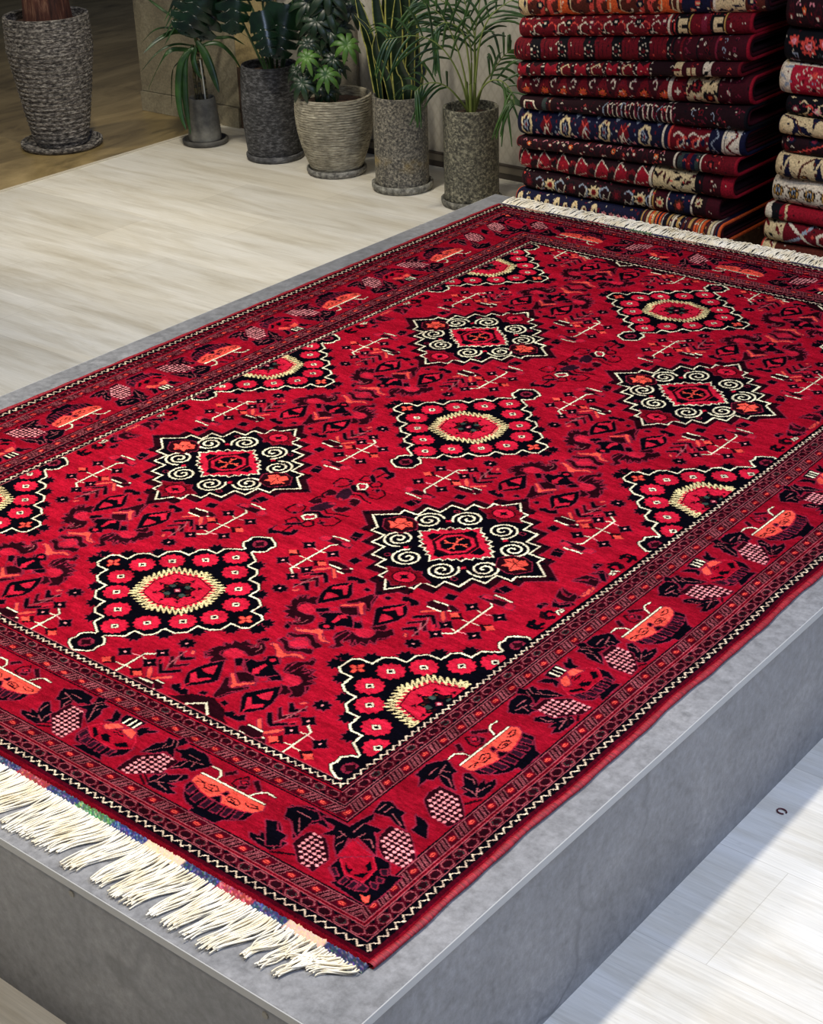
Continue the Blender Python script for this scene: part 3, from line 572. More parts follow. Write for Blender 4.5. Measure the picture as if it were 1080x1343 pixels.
slab('floor_hall',-12,FXE,-5.0,9.0,-.06,-.001,m_hall); slab('floor_back',FXE,3.6,2.90,9.0,-.06,-.001,m_hall)
m_met=mat('pale_threshold_strip',L3(206,198,178),.4)
slab('trim_1',FXE,FXE+.016,-5.0,2.80,-.01,.005,m_met)
m_stone=stone('brown_grey_stone',L3(126,118,98),L3(158,150,126),L3(180,172,148),3.2,.6)
m_tan=stone('tan_stone',L3(150,132,92),L3(178,160,116),L3(198,182,140),3.5,.6)
m_dkst=stone('dark_brown_stone',L3(58,44,36),L3(84,66,54),L3(112,92,76),3.2,.55)
m_wall=mat('grey_wallpaper',rough=.7); 
v=texco(m_wall,(34,34,22),(0,PI/4,0)); ck=nd(m_wall,'ShaderNodeTexVoronoi',feature='DISTANCE_TO_EDGE',distance='EUCLIDEAN'); ck.inputs['Scale'].default_value=1; ck.inputs['Randomness'].default_value=0; lk(m_wall,v,ck.inputs['Vector'])
nw=noise(m_wall,texco(m_wall,(30,30,3)),1,6,.7); nw2=noise(m_wall,texco(m_wall),2.5,4,.6)
cw=ramp(m_wall,ck.outputs['Distance'],[(0,L3(180,174,160)),(.18,L3(190,185,172)),(.5,L3(194,189,176))]); cw=mixc(m_wall,1,cw,ramp(m_wall,nw,[(.3,(.88,.88,.88,1)),(.7,(1.08,1.08,1.08,1))]),'MULTIPLY')
cw=mixc(m_wall,1,cw,ramp(m_wall,nw2,[(.3,(.86,.86,.85,1)),(.7,(1.06,1.06,1.06,1))]),'MULTIPLY')
lk(m_wall,cw,bsdf(m_wall).inputs['Base Color']); lk(m_wall,bump(m_wall,ck.outputs['Distance'],.2,.003),bsdf(m_wall).inputs['Normal'])
YW=2.79
slab('wall_back',-3.26,3.6,YW,YW+.12,0,3.0,m_wall)
for i_,(x0,x1,z0,z1,mm) in enumerate(((-4.27,-3.56,.102,3.0,m_stone),(-4.27,-3.56,0,.098,m_stone),(-3.56,-3.26,.30,3.0,m_tan),(-3.56,-3.26,.086,.30,m_dkst),(-3.56,-3.26,0,.083,m_dkst))):
    slab('wall_back_stone' if i_==0 else 'wall_back_stone.%03d'%i_,x0,x1-.003,YW-(.012 if i_ in(1,) else 0),YW+.12,z0,z1,mm)
m_pil=stone('grey_pilaster_plaster',L3(112,106,94),L3(130,124,110),L3(144,138,124),4,.7)
slab('trim_2',-2.925,-2.765,YW-.022,YW,0.0,3.0,m_pil)
m_dark=mat('dark_baseboard',L3(60,52,46),.5); m_base=mat('grey_baseboard',L3(116,108,94),.5)
slab('baseboard_back',-2.765,3.6,YW-.016,YW,.028,.06,m_base); slab('baseboard_back_foot',-2.765,3.6,YW-.012,YW,0,.028,m_dark); slab('baseboard_back_cap',-2.765,3.6,YW-.018,YW,.058,.066,m_dark)
slab('wall_far',-12,3.6,8.9,9.0,0,3.0,m_dkst); slab('wall_left',-12,-11.9,-5,9,0,3,m_dkst)
# small ring-shaped scrap
bm=bmesh.new(); o=grid_mesh('plastic_ring',tube([(.0095*math.cos(a),.0075*math.sin(a),.0018) for a in np.linspace(0,1.75*PI,20)],.0016,6),mat('ring_plastic',L3(84,34,44),.4),None,closed_u=True)
bm.free(); o.location=(1.105,-.445,0); tag(o,'tiny dark open ring lying on the pale floor beside the platform','ring')
# ---------------------------------------------------------------- lathe + planters
def lathe(name,prof,m,parent,seg=72,squash=None,cap=False):
    pr=np.array(prof,float); a=np.linspace(0,2*PI,seg,endpoint=False)
    P_=np.stack([pr[:,0][:,None]*np.cos(a)[None],pr[:,0][:,None]*np.sin(a)[None],np.broadcast_to(pr[:,1][:,None],(len(pr),seg))],-1)
    if squash is not None: P_=squash(P_,a)
    return grid_mesh(name,P_,m,parent,closed_u=True)
def pot_mat(name,c0,c1,c2,zs=60,rs=14,bstr=.8,amber=False,amp=.006,rough=.75):
    m=mat(name,rough=rough); v=texco(m,(rs,rs,zs)); a=noise(m,v,1.0,4,.7); f=noise(m,texco(m),26,4,.7); big=noise(m,texco(m),6,3,.6)
    c=ramp(m,a,[(.36,c0),(.5,c1),(.66,c2)]); c=mixc(m,1,c,ramp(m,f,[(.3,(.78,.78,.78,1)),(.7,(1.2,1.2,1.2,1))]),'MULTIPLY'); c=mixc(m,1,c,ramp(m,big,[(.3,(.78,.78,.76,1)),(.7,(1.12,1.12,1.1,1))]),'MULTIPLY')
    if amber:
        s=nd(m,'ShaderNodeSeparateXYZ'); lk(m,texco(m),s.inputs[0]); 
        z=mathn(m,'ADD',s.outputs[2],mathn(m,'MULTIPLY',big,.08)); msk=ramp(m,z,[(.13,(0,0,0,1)),(.17,(1,1,1,1)),(.20,(0,0,0,1))])
        msk=mathn(m,'MULTIPLY',msk,ramp(m,noise(m,texco(m),9,3,.6),[(.45,(0,0,0,1)),(.65,(.6,.6,.6,1))])); c=mixc(m,msk,c,L3(176,146,62))
    lk(m,c,bsdf(m).inputs['Base Color']); lk(m,bump(m,a,bstr,amp),bsdf(m).inputs['Normal']); return m
m_soil=mat('soil',rough=.95); ns=noise(m_soil,texco(m_soil),60,5,.7); lk(m_soil,ramp(m_soil,ns,[(.35,L3(34,22,16)),(.7,L3(92,66,48))]),bsdf(m_soil).inputs['Base Color']); lk(m_soil,bump(m_soil,ns,1,.01),bsdf(m_soil).inputs['Normal'])
PYAW=0.7017
def plant(name,x,y,label): 
    return empty(name,(x,y,0),PYAW,label=label,cat='potted plant',group=None)
def planter(root,sr,rb,rt,H,mp,ms,prof=None,rib=0,nrib=26,wall=.012,sh=.03,squash=None):
    lathe('saucer',[(0.001,0),(sr*.9,0),(sr*.97,.003),(sr,sh*.5),(sr,sh-.003),(sr-.004,sh),(sr-.011,sh-.001),(sr-.014,.012),(sr*.5,.010),(.001,.010)],ms,root)
    n=nrib*6 if rib else 40
    pr=[(.001,.011),(rb*.93,.011)]
    for i in range(n+1):
        t=i/n; r=prof(t) if prof else rb+(rt-rb)*t
        if t<.05: r-= .008*(1-t/.05)
        pr.append((r+rib*math.sin(t*nrib*2*PI),.012+t*(H-.012)))
    r=pr[-1][0]; pr+=[(r-.003,H+.004),(r-wall+.002,H+.003),(r-wall,H-.006),(r-wall-.004,H-.07),(.001,H-.072)]
    lathe('pot',pr,mp,root,96,squash)
    ri=r-wall-.003
    lathe('soil',[(.001,H-.028),(ri*.5,H-.024),(ri*.85,H-.03),(ri,H-.036),(ri-.002,H-.06)],m_soil,root,40)
    return ri
# leaf ribbons -----------------------------------------------------------
def leaf_mat(name,c0,c1,rough=.38,tr=.12,vein=0):
    m=mat(name,rough=rough); b=bsdf(m); b.inputs['Specular IOR Level'].default_value=.5
    a=noise(m,texco(m,(1,1,1)),14,4,.6); c=ramp(m,a,[(.35,c0),(.65,c1)])
    lk(m,c,b.inputs['Base Color']); b.inputs['Subsurface Weight'].default_value=0
    return m
def cm(pts,n):
    P_=np.array(pts,float); P_=np.vstack([2*P_[0]-P_[1],P_,2*P_[-1]-P_[-2]]); out=[]
    k=len(P_)-3
    for i in range(n):
        u=i/(n-1)*k; j=min(int(u),k-1); t=u-j; p0,p1,p2,p3=P_[j:j+4]
        out.append(.5*((2*p1)+(-p0+p2)*t+(2*p0-5*p1+4*p2-p3)*t*t+(-p0+3*p1-3*p2+p3)*t**3))
    return np.array(out)
def ribbon(pts,w,wf,n=16,side=None,fold=.25,roll=0.0,cross=(-1,-.5,0,.5,1),thick=.0008):
    C=cm(pts,n); T=np.gradient(C,axis=0); T/=np.linalg.norm(T,axis=1)[:,None]+1e-9
    sd=np.array(side if side is not None else (1,0,0),float)
    S=sd-(T@sd)[:,None]*T; ln=np.linalg.norm(S,axis=1); 
    alt=np.array((0,-1.,.3)); S2=alt-(T@alt)[:,None]*T; S=np.where((ln<.25)[:,None],S2,S); S/=np.linalg.norm(S,axis=1)[:,None]+1e-9
    N=np.cross(S,T); 
    if roll:
        c,s_=math.cos(roll),math.sin(roll); S,N=S*c+N*s_,N*c-S*s_
    u=np.linspace(0,1,n); hw=np.array([w*wf(t) for t in u])/2
    cr=np.array(cross)
    top=C[:,None,:]+hw[:,None,None]*(cr[None,:,None]*S[:,None,:]+(np.abs(cr)*fold)[None,:,None]*N[:,None,:])
    bot=top-N[:,None,:]*thick
    return np.concatenate([top,bot[:,::-1]],1)  # closed loop section
lance=lambda t:(math.sin(PI*min(1,t*.93+.07))**.6)*(1-.25*t)
# --- tall basket-textured pot with thick brown trunk (in the hall)
m_p1=pot_mat('pot_basket_texture',L3(30,28,28),L3(108,102,96),L3(205,198,186),150,46,1.0,amp=.012)
r1=plant('potted_yucca',-4.084,2.088,'tall tapered basket-textured grey pot holding a thick brown trunk, alone on the brown floor'); r1['category']='potted plant'
pf=lambda t:.125+.078*(min(1,t/.75)**.85)-.004*max(0,(t-.75)/.25)
planter(r1,.196,.125,.194,.614,m_p1,m_p1,pf,.0022,26,.02,.03)
m_trunk=mat('fibrous_bark',rough=.85); nt=noise(m_trunk,texco(m_trunk,(38,38,5)),1,5,.7); lk(m_trunk,ramp(m_trunk,nt,[(.35,L3(44,24,18)),(.55,L3(92,52,38)),(.68,L3(150,110,84))]),bsdf(m_trunk).inputs['Base Color']); lk(m_trunk,bump(m_trunk,nt,1,.012),bsdf(m_trunk).inputs['Normal'])
tz=np.linspace(.575,1.35,26)
P_=np.zeros((26,40,3)); an=np.linspace(0,2*PI,40,endpoint=False)
for i,z in enumerate(tz):
    rd=(.108-.03*min(1,(z-.575)/.5))*(1+.05*np.sin(an*7+z*3)+.04*np.sin(an*13-z*9)); P_[i]=np.stack([rd*np.cos(an)+.01,rd*np.sin(an),np.full(40,z)],-1)
grid_mesh('trunk',P_,m_trunk,r1,closed_u=True)
m_lf=leaf_mat('deep_green_leaf',L3(22,52,28),L3(46,92,44))
for k in range(22):
    a=k*2.4; e=.35+.5*rr.random(); L_=.55; d_=(math.cos(a),math.sin(a))
    pts=[(.01+.05*d_[0],.05*d_[1],1.3+.02*(k%5)),(.01+.28*d_[0]*L_*2,.28*d_[1]*L_*2,1.3+e*.5),(.01+.5*d_[0]*L_*2,.5*d_[1]*L_*2,1.3+e*.35)]
    grid_mesh('leaf',ribbon(pts,.06,lance,12,side=(-d_[1],d_[0],0)),m_lf,r1,closed_u=True)
# --- small smooth pot with dracaena
DRAC=[
 (0.024,[[-0.014,0.0,0.496],[-0.086,-0.04,0.532],[-0.168,-0.08,0.507],[-0.239,-0.12,0.453]]),
 (0.012,[[-0.017,0.0,0.459],[-0.098,-0.027,0.473],[-0.177,-0.053,0.445],[-0.262,-0.08,0.365]]),
 (0.024,[[-0.015,0.0,0.433],[-0.064,-0.025,0.448],[-0.125,-0.05,0.447],[-0.182,-0.075,0.376],[-0.237,-0.1,0.279]]),
 (0.012,[[-0.013,0.0,0.511],[-0.124,0.027,0.538],[-0.198,0.053,0.525],[-0.269,0.08,0.465]]),
 (0.04,[[-0.015,-0.03,0.455],[-0.054,-0.048,0.418],[-0.067,-0.065,0.318],[-0.067,-0.083,0.189],[-0.055,-0.1,0.064]]),
 (0.036,[[-0.023,-0.05,0.454],[-0.075,-0.068,0.392],[-0.096,-0.085,0.27],[-0.093,-0.102,0.168],[-0.072,-0.12,0.091]]),
 (0.044,[[0.003,-0.02,0.484],[0.032,-0.035,0.439],[0.055,-0.05,0.384],[0.077,-0.065,0.313],[0.094,-0.08,0.252]]),
 (0.024,[[0.003,0.0,0.448],[0.057,0.005,0.466],[0.109,0.01,0.458],[0.158,0.015,0.408],[0.2,0.02,0.332]]),
 (0.018,[[0.005,0.0,0.469],[0.048,0.015,0.491],[0.11,0.03,0.485],[0.162,0.045,0.481],[0.221,0.06,0.439]]),
 (0.014,[[-0.01,0.0,0.537],[-0.124,0.033,0.602],[-0.197,0.067,0.65],[-0.241,0.1,0.676]]),
 (0.03,[[-0.002,0.0,0.511],[-0.018,0.017,0.586],[-0.034,0.033,0.66],[-0.065,0.05,0.735]]),
 (0.03,[[0.009,0.0,0.51],[0.033,0.033,0.581],[0.068,0.067,0.651],[0.113,0.1,0.72]]),
 (0.012,[[-0.02,0.0,0.433],[-0.101,0.007,0.377],[-0.131,0.013,0.324],[-0.15,0.02,0.167]]),
 (0.03,[[0.005,0.0,0.469],[-0.02,-0.017,0.411],[-0.008,-0.033,0.351],[0.017,-0.05,0.311]]),
]
SNAKE=[
 (0.05,[[-0.091,0.04,0.383],[-0.102,0.045,0.451],[-0.124,0.05,0.585],[-0.153,0.055,0.705],[-0.187,0.06,0.822]]),
 (0.022,[[-0.084,0.0,0.392],[-0.099,0.0,0.528],[-0.127,0.0,0.662],[-0.191,0.0,0.736]]),
 (0.035,[[-0.036,-0.03,0.397],[-0.057,-0.037,0.488],[-0.091,-0.045,0.557],[-0.102,-0.052,0.612],[-0.096,-0.06,0.666]]),
 (0.05,[[-0.06,0.03,0.384],[-0.065,0.035,0.519],[-0.077,0.04,0.652],[-0.09,0.045,0.75],[-0.103,0.05,0.911]]),
 (0.055,[[-0.023,0.0,0.39],[-0.024,0.005,0.524],[-0.026,0.01,0.656],[-0.028,0.015,0.786],[-0.021,0.02,0.977]]),
 (0.055,[[0.018,-0.03,0.395],[0.023,-0.033,0.531],[0.027,-0.035,0.663],[0.035,-0.037,0.793],[0.037,-0.04,0.959]]),
 (0.055,[[0.057,0.04,0.378],[0.067,0.045,0.478],[0.071,0.05,0.612],[0.058,0.055,0.743],[0.058,0.06,0.93]]),
 (0.06,[[-0.002,-0.05,0.394],[-0.003,-0.05,0.482],[-0.008,-0.05,0.602],[-0.002,-0.05,0.7],[0.008,-0.05,0.86]]),
 (0.045,[[0.032,-0.06,0.402],[0.034,-0.073,0.472],[0.009,-0.087,0.529],[0.004,-0.1,0.592]]),
 (0.05,[[0.067,0.0,0.394],[0.076,0.007,0.453],[0.084,0.015,0.498],[0.072,0.022,0.551],[0.079,0.03,0.559]]),
 (0.04,[[0.088,0.02,0.388],[0.09,0.03,0.447],[0.108,0.04,0.492],[0.116,0.05,0.53]]),
 (0.045,[[-0.05,0.05,0.379],[-0.061,0.055,0.447],[-0.071,0.06,0.548],[-0.057,0.065,0.646],[-0.06,0.07,0.816]]),
 (0.045,[[0.052,-0.04,0.397],[0.048,-0.045,0.479],[0.055,-0.05,0.58],[0.068,-0.055,0.698],[0.064,-0.06,0.783]]),
]
PALM=[
 (0.22,[[0.003,0.0,0.387],[0.005,0.0,0.505],[0.004,0.0,0.634],[-0.021,0.0,0.731],[-0.084,0.0,0.808],[-0.16,0.0,0.854]]),
 (0.22,[[0.01,0.0,0.387],[0.019,0.013,0.535],[0.022,0.025,0.661],[0.04,0.038,0.784],[0.068,0.05,0.906]]),
 (0.2,[[-0.003,0.0,0.387],[-0.025,-0.013,0.542],[-0.062,-0.025,0.674],[-0.112,-0.038,0.772],[-0.181,-0.05,0.827]]),
 (0.2,[[-0.007,0.0,0.387],[-0.033,-0.03,0.5],[-0.077,-0.06,0.605],[-0.141,-0.09,0.683],[-0.224,-0.12,0.717],[-0.326,-0.15,0.714]]),
 (0.16,[[-0.013,0.0,0.388],[-0.053,-0.024,0.448],[-0.092,-0.048,0.494],[-0.138,-0.072,0.52],[-0.191,-0.096,0.521],[-0.224,-0.12,0.502]]),
 (0.2,[[0.013,0.0,0.387],[0.04,-0.02,0.469],[0.078,-0.04,0.512],[0.123,-0.06,0.515],[0.16,-0.08,0.479],[0.172,-0.1,0.431]]),
 (0.16,[[0.02,0.0,0.387],[0.055,0.02,0.486],[0.096,0.04,0.532],[0.131,0.06,0.579],[0.169,0.08,0.606]]),
 (0.2,[[0.017,0.0,0.4],[0.023,0.025,0.551],[0.02,0.05,0.688],[-0.016,0.075,0.811],[-0.052,0.1,0.908]]),
 (0.2,[[0.003,0.0,0.394],[-0.004,-0.01,0.573],[-0.029,-0.02,0.703],[-0.086,-0.03,0.745],[-0.126,-0.04,0.736],[-0.152,-0.05,0.713]]),
 (0.2,[[0.013,0.0,0.393],[0.036,0.0,0.633],[0.076,0.0,0.746],[0.148,0.0,0.806],[0.225,0.0,0.835]]),
]
MONS=[
 (0.23,[-0.254, -0.05, 0.789],[-0.368, -0.11, 0.592],[-0.01, 0.0, 0.423]),
 (0.2,[-0.185, 0.0, 0.795],[-0.295, -0.06, 0.557],[-0.003, 0.0, 0.423]),
 (0.18,[-0.121, -0.08, 0.835],[-0.143, -0.14, 0.587],[0.008, 0.0, 0.422]),
 (0.2,[0.002, 0.05, 0.861],[0.011, -0.01, 0.702],[0.018, 0.0, 0.422]),
 (0.22,[0.092, -0.12, 0.709],[0.046, -0.18, 0.483],[0.031, 0.0, 0.411]),
 (0.2,[0.131, -0.02, 0.706],[0.235, -0.08, 0.555],[0.052, 0.0, 0.421]),
 (0.24,[0.184, 0.05, 0.79],[0.311, -0.01, 0.599],[0.059, 0.0, 0.421]),
 (0.13,[-0.01, -0.2, 0.695],[0.02, -0.26, 0.511],[0.011, 0.0, 0.422]),
 (0.22,[-0.32, 0.1, 0.897],[-0.464, 0.04, 0.749],[-0.01, 0.0, 0.423]),
 (0.24,[-0.045, 0.1, 0.952],[0.105, 0.04, 1.114],[0.011, 0.0, 0.422]),
]
SCHEF=[
 (0.055,[-0.097, -0.14, 0.536],1),
 (0.06,[-0.019, -0.16, 0.466],1),
 (0.065,[0.075, -0.1, 0.575],1),
 (0.06,[-0.055, -0.1, 0.4],0),
 (0.07,[-0.126, -0.12, 0.425],0),
 (0.06,[0.01, -0.05, 0.507],0),
 (0.08,[0.003, -0.02, 0.615],0),
 (0.08,[-0.055, -0.02, 0.664],0),
 (0.07,[0.051, 0.02, 0.623],0),
 (0.05,[-0.093, -0.1, 0.586],0),
 (0.09,[-0.01, 0.0, 0.718],1),
 (0.08,[-0.089, 0.03, 0.733],1),
 (0.05,[0.033, -0.05, 0.47],0),
 (0.06,[-0.077, -0.05, 0.474],0),
 (0.05,[-0.154, 0.0, 0.454],0),
 (0.1,[-0.0, 0.0, 0.782],1),
 (0.07,[0.091, 0.06, 0.697],0),
 (0.07,[-0.038, 0.0, 0.552],0),
 (0.05,[-0.02, -0.1, 0.38],0),
]

m_p2=pot_mat('pot_smooth_grey',L3(84,82,76),L3(108,106,98),L3(124,122,112),8,8,.1,rough=.6,amp=.002)
r2=plant('potted_dracaena',-3.515,2.498,'small smooth grey pot with long drooping green leaves, leftmost of the wall row')
planter(r2,.110,.081,.064,.216,m_p2,pot_mat('saucer_smooth_grey',L3(60,58,54),L3(78,76,72),L3(92,90,84),8,8,.1,amp=.002),lambda t:.080-.017*t**1.5,0,26,.008,.026)
m_stem=mat('dracaena_stem',rough=.7); nst=noise(m_stem,texco(m_stem,(20,20,90)),1,3,.6); lk(m_stem,ramp(m_stem,nst,[(.4,L3(20,22,14)),(.6,L3(92,84,50))]),bsdf(m_stem).inputs['Base Color'])
for q in ([(0,0,.18),(-.006,0,.3),(.002,0,.42),(0,0,.53)],[(-.02,.012,.18),(-.026,.01,.3),(-.022,.01,.46)],[(.028,-.01,.18),(.02,-.012,.3),(.012,-.01,.4)]):
    grid_mesh('stem',tube(cm(q,14),.008+.0016*np.sin(np.arange(14)*2.1),10),m_stem,r2,closed_u=True)
grid_mesh('stake',tube([(.022,-.03,.17),(.018,-.03,.3),(.012,-.03,.40)],.0035,8),mat('white_stake',L3(206,206,190),.5),r2,closed_u=True)
m_dr=leaf_mat('dracaena_leaf',L3(16,44,16),L3(46,84,30))
for w,pts in DRAC: grid_mesh('leaf',ribbon(pts,w,lance,18,side=(.45,.5,.75) if abs(pts[-1][0]-pts[0][0])>.12 else (1,0,0),fold=.2),m_dr,r2,closed_u=True)
for k in range(12):
    a=k*2.1; d_=(math.cos(a),math.sin(a)); b0=.45+.012*k
    grid_mesh('leaf',ribbon([(0,0,b0),(.05*d_[0],.05*d_[1],b0+.08),(.15*d_[0],.15*d_[1],b0+.10),(.25*d_[0],.25*d_[1],b0+.03)],.02,lance,12,side=(-d_[1],d_[0],0)),m_dr,r2,closed_u=True)
# --- dark rough pot with monstera
m_p3=pot_mat('pot_dark_rough',L3(26,26,28),L3(58,58,60),L3(112,112,114),110,45,1.0,amp=.012)
r3=plant('potted_monstera',-3.048,2.493,'dark charcoal rough-surfaced pot with large glossy split leaves, second pot from the left')
planter(r3,.133,.112,.132,.426,m_p3,pot_mat('saucer_dark',L3(40,40,42),L3(74,74,76),L3(112,112,112),40,20,.5),lambda t:.108+.030*math.sin(PI*min(1,.15+t*.62)),0,26,.012,.03)
m_mo=leaf_mat('monstera_leaf',L3(6,20,12),L3(16,40,22),.25); m_ms=mat('monstera_stalk',L3(44,70,36),.5)
def monstera(base,tip,w,sock):
    base=np.array(base);tip=np.array(tip); ax=tip-base; L_=np.linalg.norm(ax); ax/=L_
    s=np.cross(ax,(0,-1,.25)); s/=np.linalg.norm(s); n=np.cross(s,ax)
    if n[1]>0: n=-n
    rows=40; us=np.linspace(0,1,rows)
    outl=[]
    for t in us:
        r=.5*w*(math.sin(PI*min(1,(t*.9+.1)))**.55)*(1.05-.35*t)
        cut=1.0
        if .18<t<.9:
            ph=((t-.18)*5.5)%1.0
            if ph>.72: cut=.38
        outl.append(r*cut)
    V=[];F=[]
    def P3(t,x): return base+ax*(L_*t)+s*x+n*(-.9*(x*x)/w*1.2-.10*L_*t*t+ .0)
    cr=(-1,-.66,-.33,0,.33,.66,1)
    for th in (0,-.0012):
        for t,o_ in zip(us,outl):
            for c in cr: 
                slant=t+abs(c)*(.10 if t<.9 else .0)-(.12*abs(c) if t<.12 else 0)
                V.append(P3(slant,c*o_)+n*th)
    k=len(cr); N_=rows*k
    for i in range(rows-1):
        for j in range(k-1):
            a=i*k+j; F.append((a,a+1,a+k+1,a+k)); F.append((a+N_,a+k+N_,a+k+1+N_,a+1+N_))
    mobj('leaf',V,F,m_mo,r3,True)
    sk=np.array(sock); mid=(sk+base)/2+np.array([0,0,.06])
    grid_mesh('stalk',tube(cm([sk-[0,0,.05],sk+(mid-sk)*.6,mid,base],14),.0055,8),m_ms,r3,closed_u=True)
for w,a,b_,c_ in MONS: monstera(a,b_,w,c_)
# --- pale ribbed round pot with umbrella plant
m_p4=pot_mat('pot_pale_ribbed',L3(92,86,72),L3(150,143,124),L3(184,178,158),190,28,.8,amp=.005)
r4=plant('potted_umbrella_plant',-2.642,2.468,'wide pale ribbed bowl-shaped pot with small bright green star-like leaf clusters, third in the row')
planter(r4,.135,.10,.174,.344,m_p4,pot_mat('saucer_speckled_grey',L3(72,70,66),L3(120,118,112),L3(160,158,150),60,40,.6),lambda t:.108+.066*math.sin(min(1,t/.8)*PI/2)**.9-.004*max(0,(t-.85)/.15),.0011,30,.016,.03)
m_sb=leaf_mat('umbrella_leaf_bright',L3(36,74,24),L3(84,124,44),.45); m_sd=leaf_mat('umbrella_leaf_dark',L3(10,28,14),L3(24,52,24),.4)
m_sk=mat('umbrella_stem',L3(66,74,42),.6)
def cluster(c,r,bright,root,mm):
    c=np.array(c); n=8; par=grid_mesh('leaf_stalk',tube(cm([(c[0]*.25,c[1]*.25,.32),(c[0]*.4,c[1]*.5,c[2]-.06 if c[2]>.42 else .36),tuple(c)],12),.0024,6),m_sk,root,closed_u=True)
    tilt=np.array([c[0]*1.5,-.9,.55]); tilt/=np.linalg.norm(tilt); e1=np.cross(tilt,(0,0,1)); e1/=np.linalg.norm(e1); e2=np.cross(tilt,e1)
    a0=rr.random()*3; Ls=[]; r*=.82
    for k in range(n):
        a=a0+2*PI*k/n; d_=e1*math.cos(a)+e2*math.sin(a); L_=r*rr.uniform(1.1,1.5)
        pts=[c,c+d_*L_*.3+tilt*.004,c+d_*L_*.7-tilt*.006,c+d_*L_-tilt*.03+np.array([0,0,-.012])]
        Ls.append(ribbon(pts,r*.56,lambda t:(math.sin(PI*min(1,.04+t*.96))**.75)*(.5+.6*t),10,side=np.cross(tilt,d_),fold=.12))
    join_grids('leaf_cluster',Ls,mm,par)
for i_,(r,c,br_) in enumerate(SCHEF): cluster(c,r,br_,r4,m_sb if i_<3 else m_sd)
# --- speckled cylinder with snake plant
m_p5=pot_mat('pot_speckled_cylinder',L3(48,46,42),L3(106,102,92),L3(178,170,150),105,95,1.0,amber=True,amp=.008,rough=.5)
r5=plant('potted_snake_plant',-2.233,2.436,'tall speckled grey cylinder pot with upright yellow-edged sword leaves, fourth in the row')
planter(r5,.134,.117,.117,.401,m_p5,pot_mat('saucer_speckled_pale',L3(80,78,72),L3(128,126,116),L3(170,168,158),40,40,.6),lambda t:.1165,0,26,.010,.034)
m_sn=mat('snake_leaf',rough=.4); vc=nd(m_sn,'ShaderNodeVertexColor',layer_name='Col'); nz=noise(m_sn,texco(m_sn,(12,12,60)),1,3,.6); lk(m_sn,mixc(m_sn,1,vc.outputs['Color'],ramp(m_sn,nz,[(.38,(.55,.6,.55,1)),(.62,(1.25,1.25,1.15,1))]),'MULTIPLY'),bsdf(m_sn).inputs['Base Color'])
yel=s2l((168,164,84)); grn=s2l((26,46,28))
def sword(pts,w,root):
    G_=ribbon(pts,w,lambda t:1.0*(.62+.38*math.sin(PI*min(1,t*1.3+.1))) if t<.55 else max(.03,(1-((t-.55)/.45)**2.2)),22,side=(1,.25,0),fold=.22,cross=(-1,-.80,-.76,-.3,0,.3,.76,.80,1),thick=.003)
    C=np.ones(G_.shape[:2]+(4,)); C[...,:3]=grn; 
    for j in (0,1,7,8,9,10,16,17): C[:,j,:3]=yel
    grid_mesh('leaf',G_,m_sn,root,C,closed_u=True)
for w,pts in SNAKE: sword([(p[0]*.92,p[1],p[2]-.02 if i==0 else p[2]) for i,p in enumerate(pts)],w,r5)
# --- speckled cylinder with areca palm
m_p6=pot_mat('pot_mottled_cylinder',L3(40,40,34),L3(92,90,76),L3(170,166,142),95,85,1.0,amp=.010,rough=.5)
r6=plant('potted_palm',-1.846,2.423,'mottled grey cylinder pot with a feathery palm, beside the left carpet stack')
planter(r6,.129,.114,.114,.402,m_p6,pot_mat('saucer_mottled',L3(64,62,56),L3(110,108,98),L3(150,148,136),40,40,.6),lambda t:.1145,0,26,.012,.03)
m_pa=leaf_mat('palm_leaflet',L3(20,50,20),L3(62,96,36),.4); m_pr=mat('palm_cane',L3(120,136,66),.5)
def frond(pts,w,root):
    C=cm(pts,40); par=grid_mesh('frond_stem',tube(C,np.linspace(.0048,.0012,40),7),m_pr,root,closed_u=True)
    T=np.gradient(C,axis=0); T/=np.linalg.norm(T,axis=1)[:,None]; Gs=[]
    for i in range(15,40):
        if i%4!=0 and i<36: continue
        u=(i-15)/24; L_=w*(.55+.6*math.sin(PI*(.2+.75*u)))*rr.uniform(.65,.95)
        sd=np.cross(T[i],(0,-1,.2)); sd/=np.linalg.norm(sd)+1e-9
        for s_ in (1,-1):
            d_=sd*s_*.75+T[i]*.65+np.array([0,-.05,0]); d_/=np.linalg.norm(d_); b0=C[i]
            pp=[b0,b0+d_*L_*.35+np.array([0,0,.006]),b0+d_*L_*.7+np.array([0,0,-.012]),b0+d_*L_+np.array([0,0,-.05])]
            Gs.append(ribbon(pp,.0095,lambda t:.35+.75*math.sin(PI*min(1,.1+.88*t)),8,side=T[i],fold=.3,cross=(-1,0,1)))
    join_grids('leaflets',Gs,m_pa,par)
for w,pts in PALM: frond(pts,w,r6)
for a,b_ in ((-.01,.01),(.012,-.008),(.0,-.02)):
    grid_mesh('cane',tube([(a,b_,.36),(a*1.4,b_*1.2,.44),(a*1.5,b_*1.5,.5)],.007,8),m_pr,r6,closed_u=True)
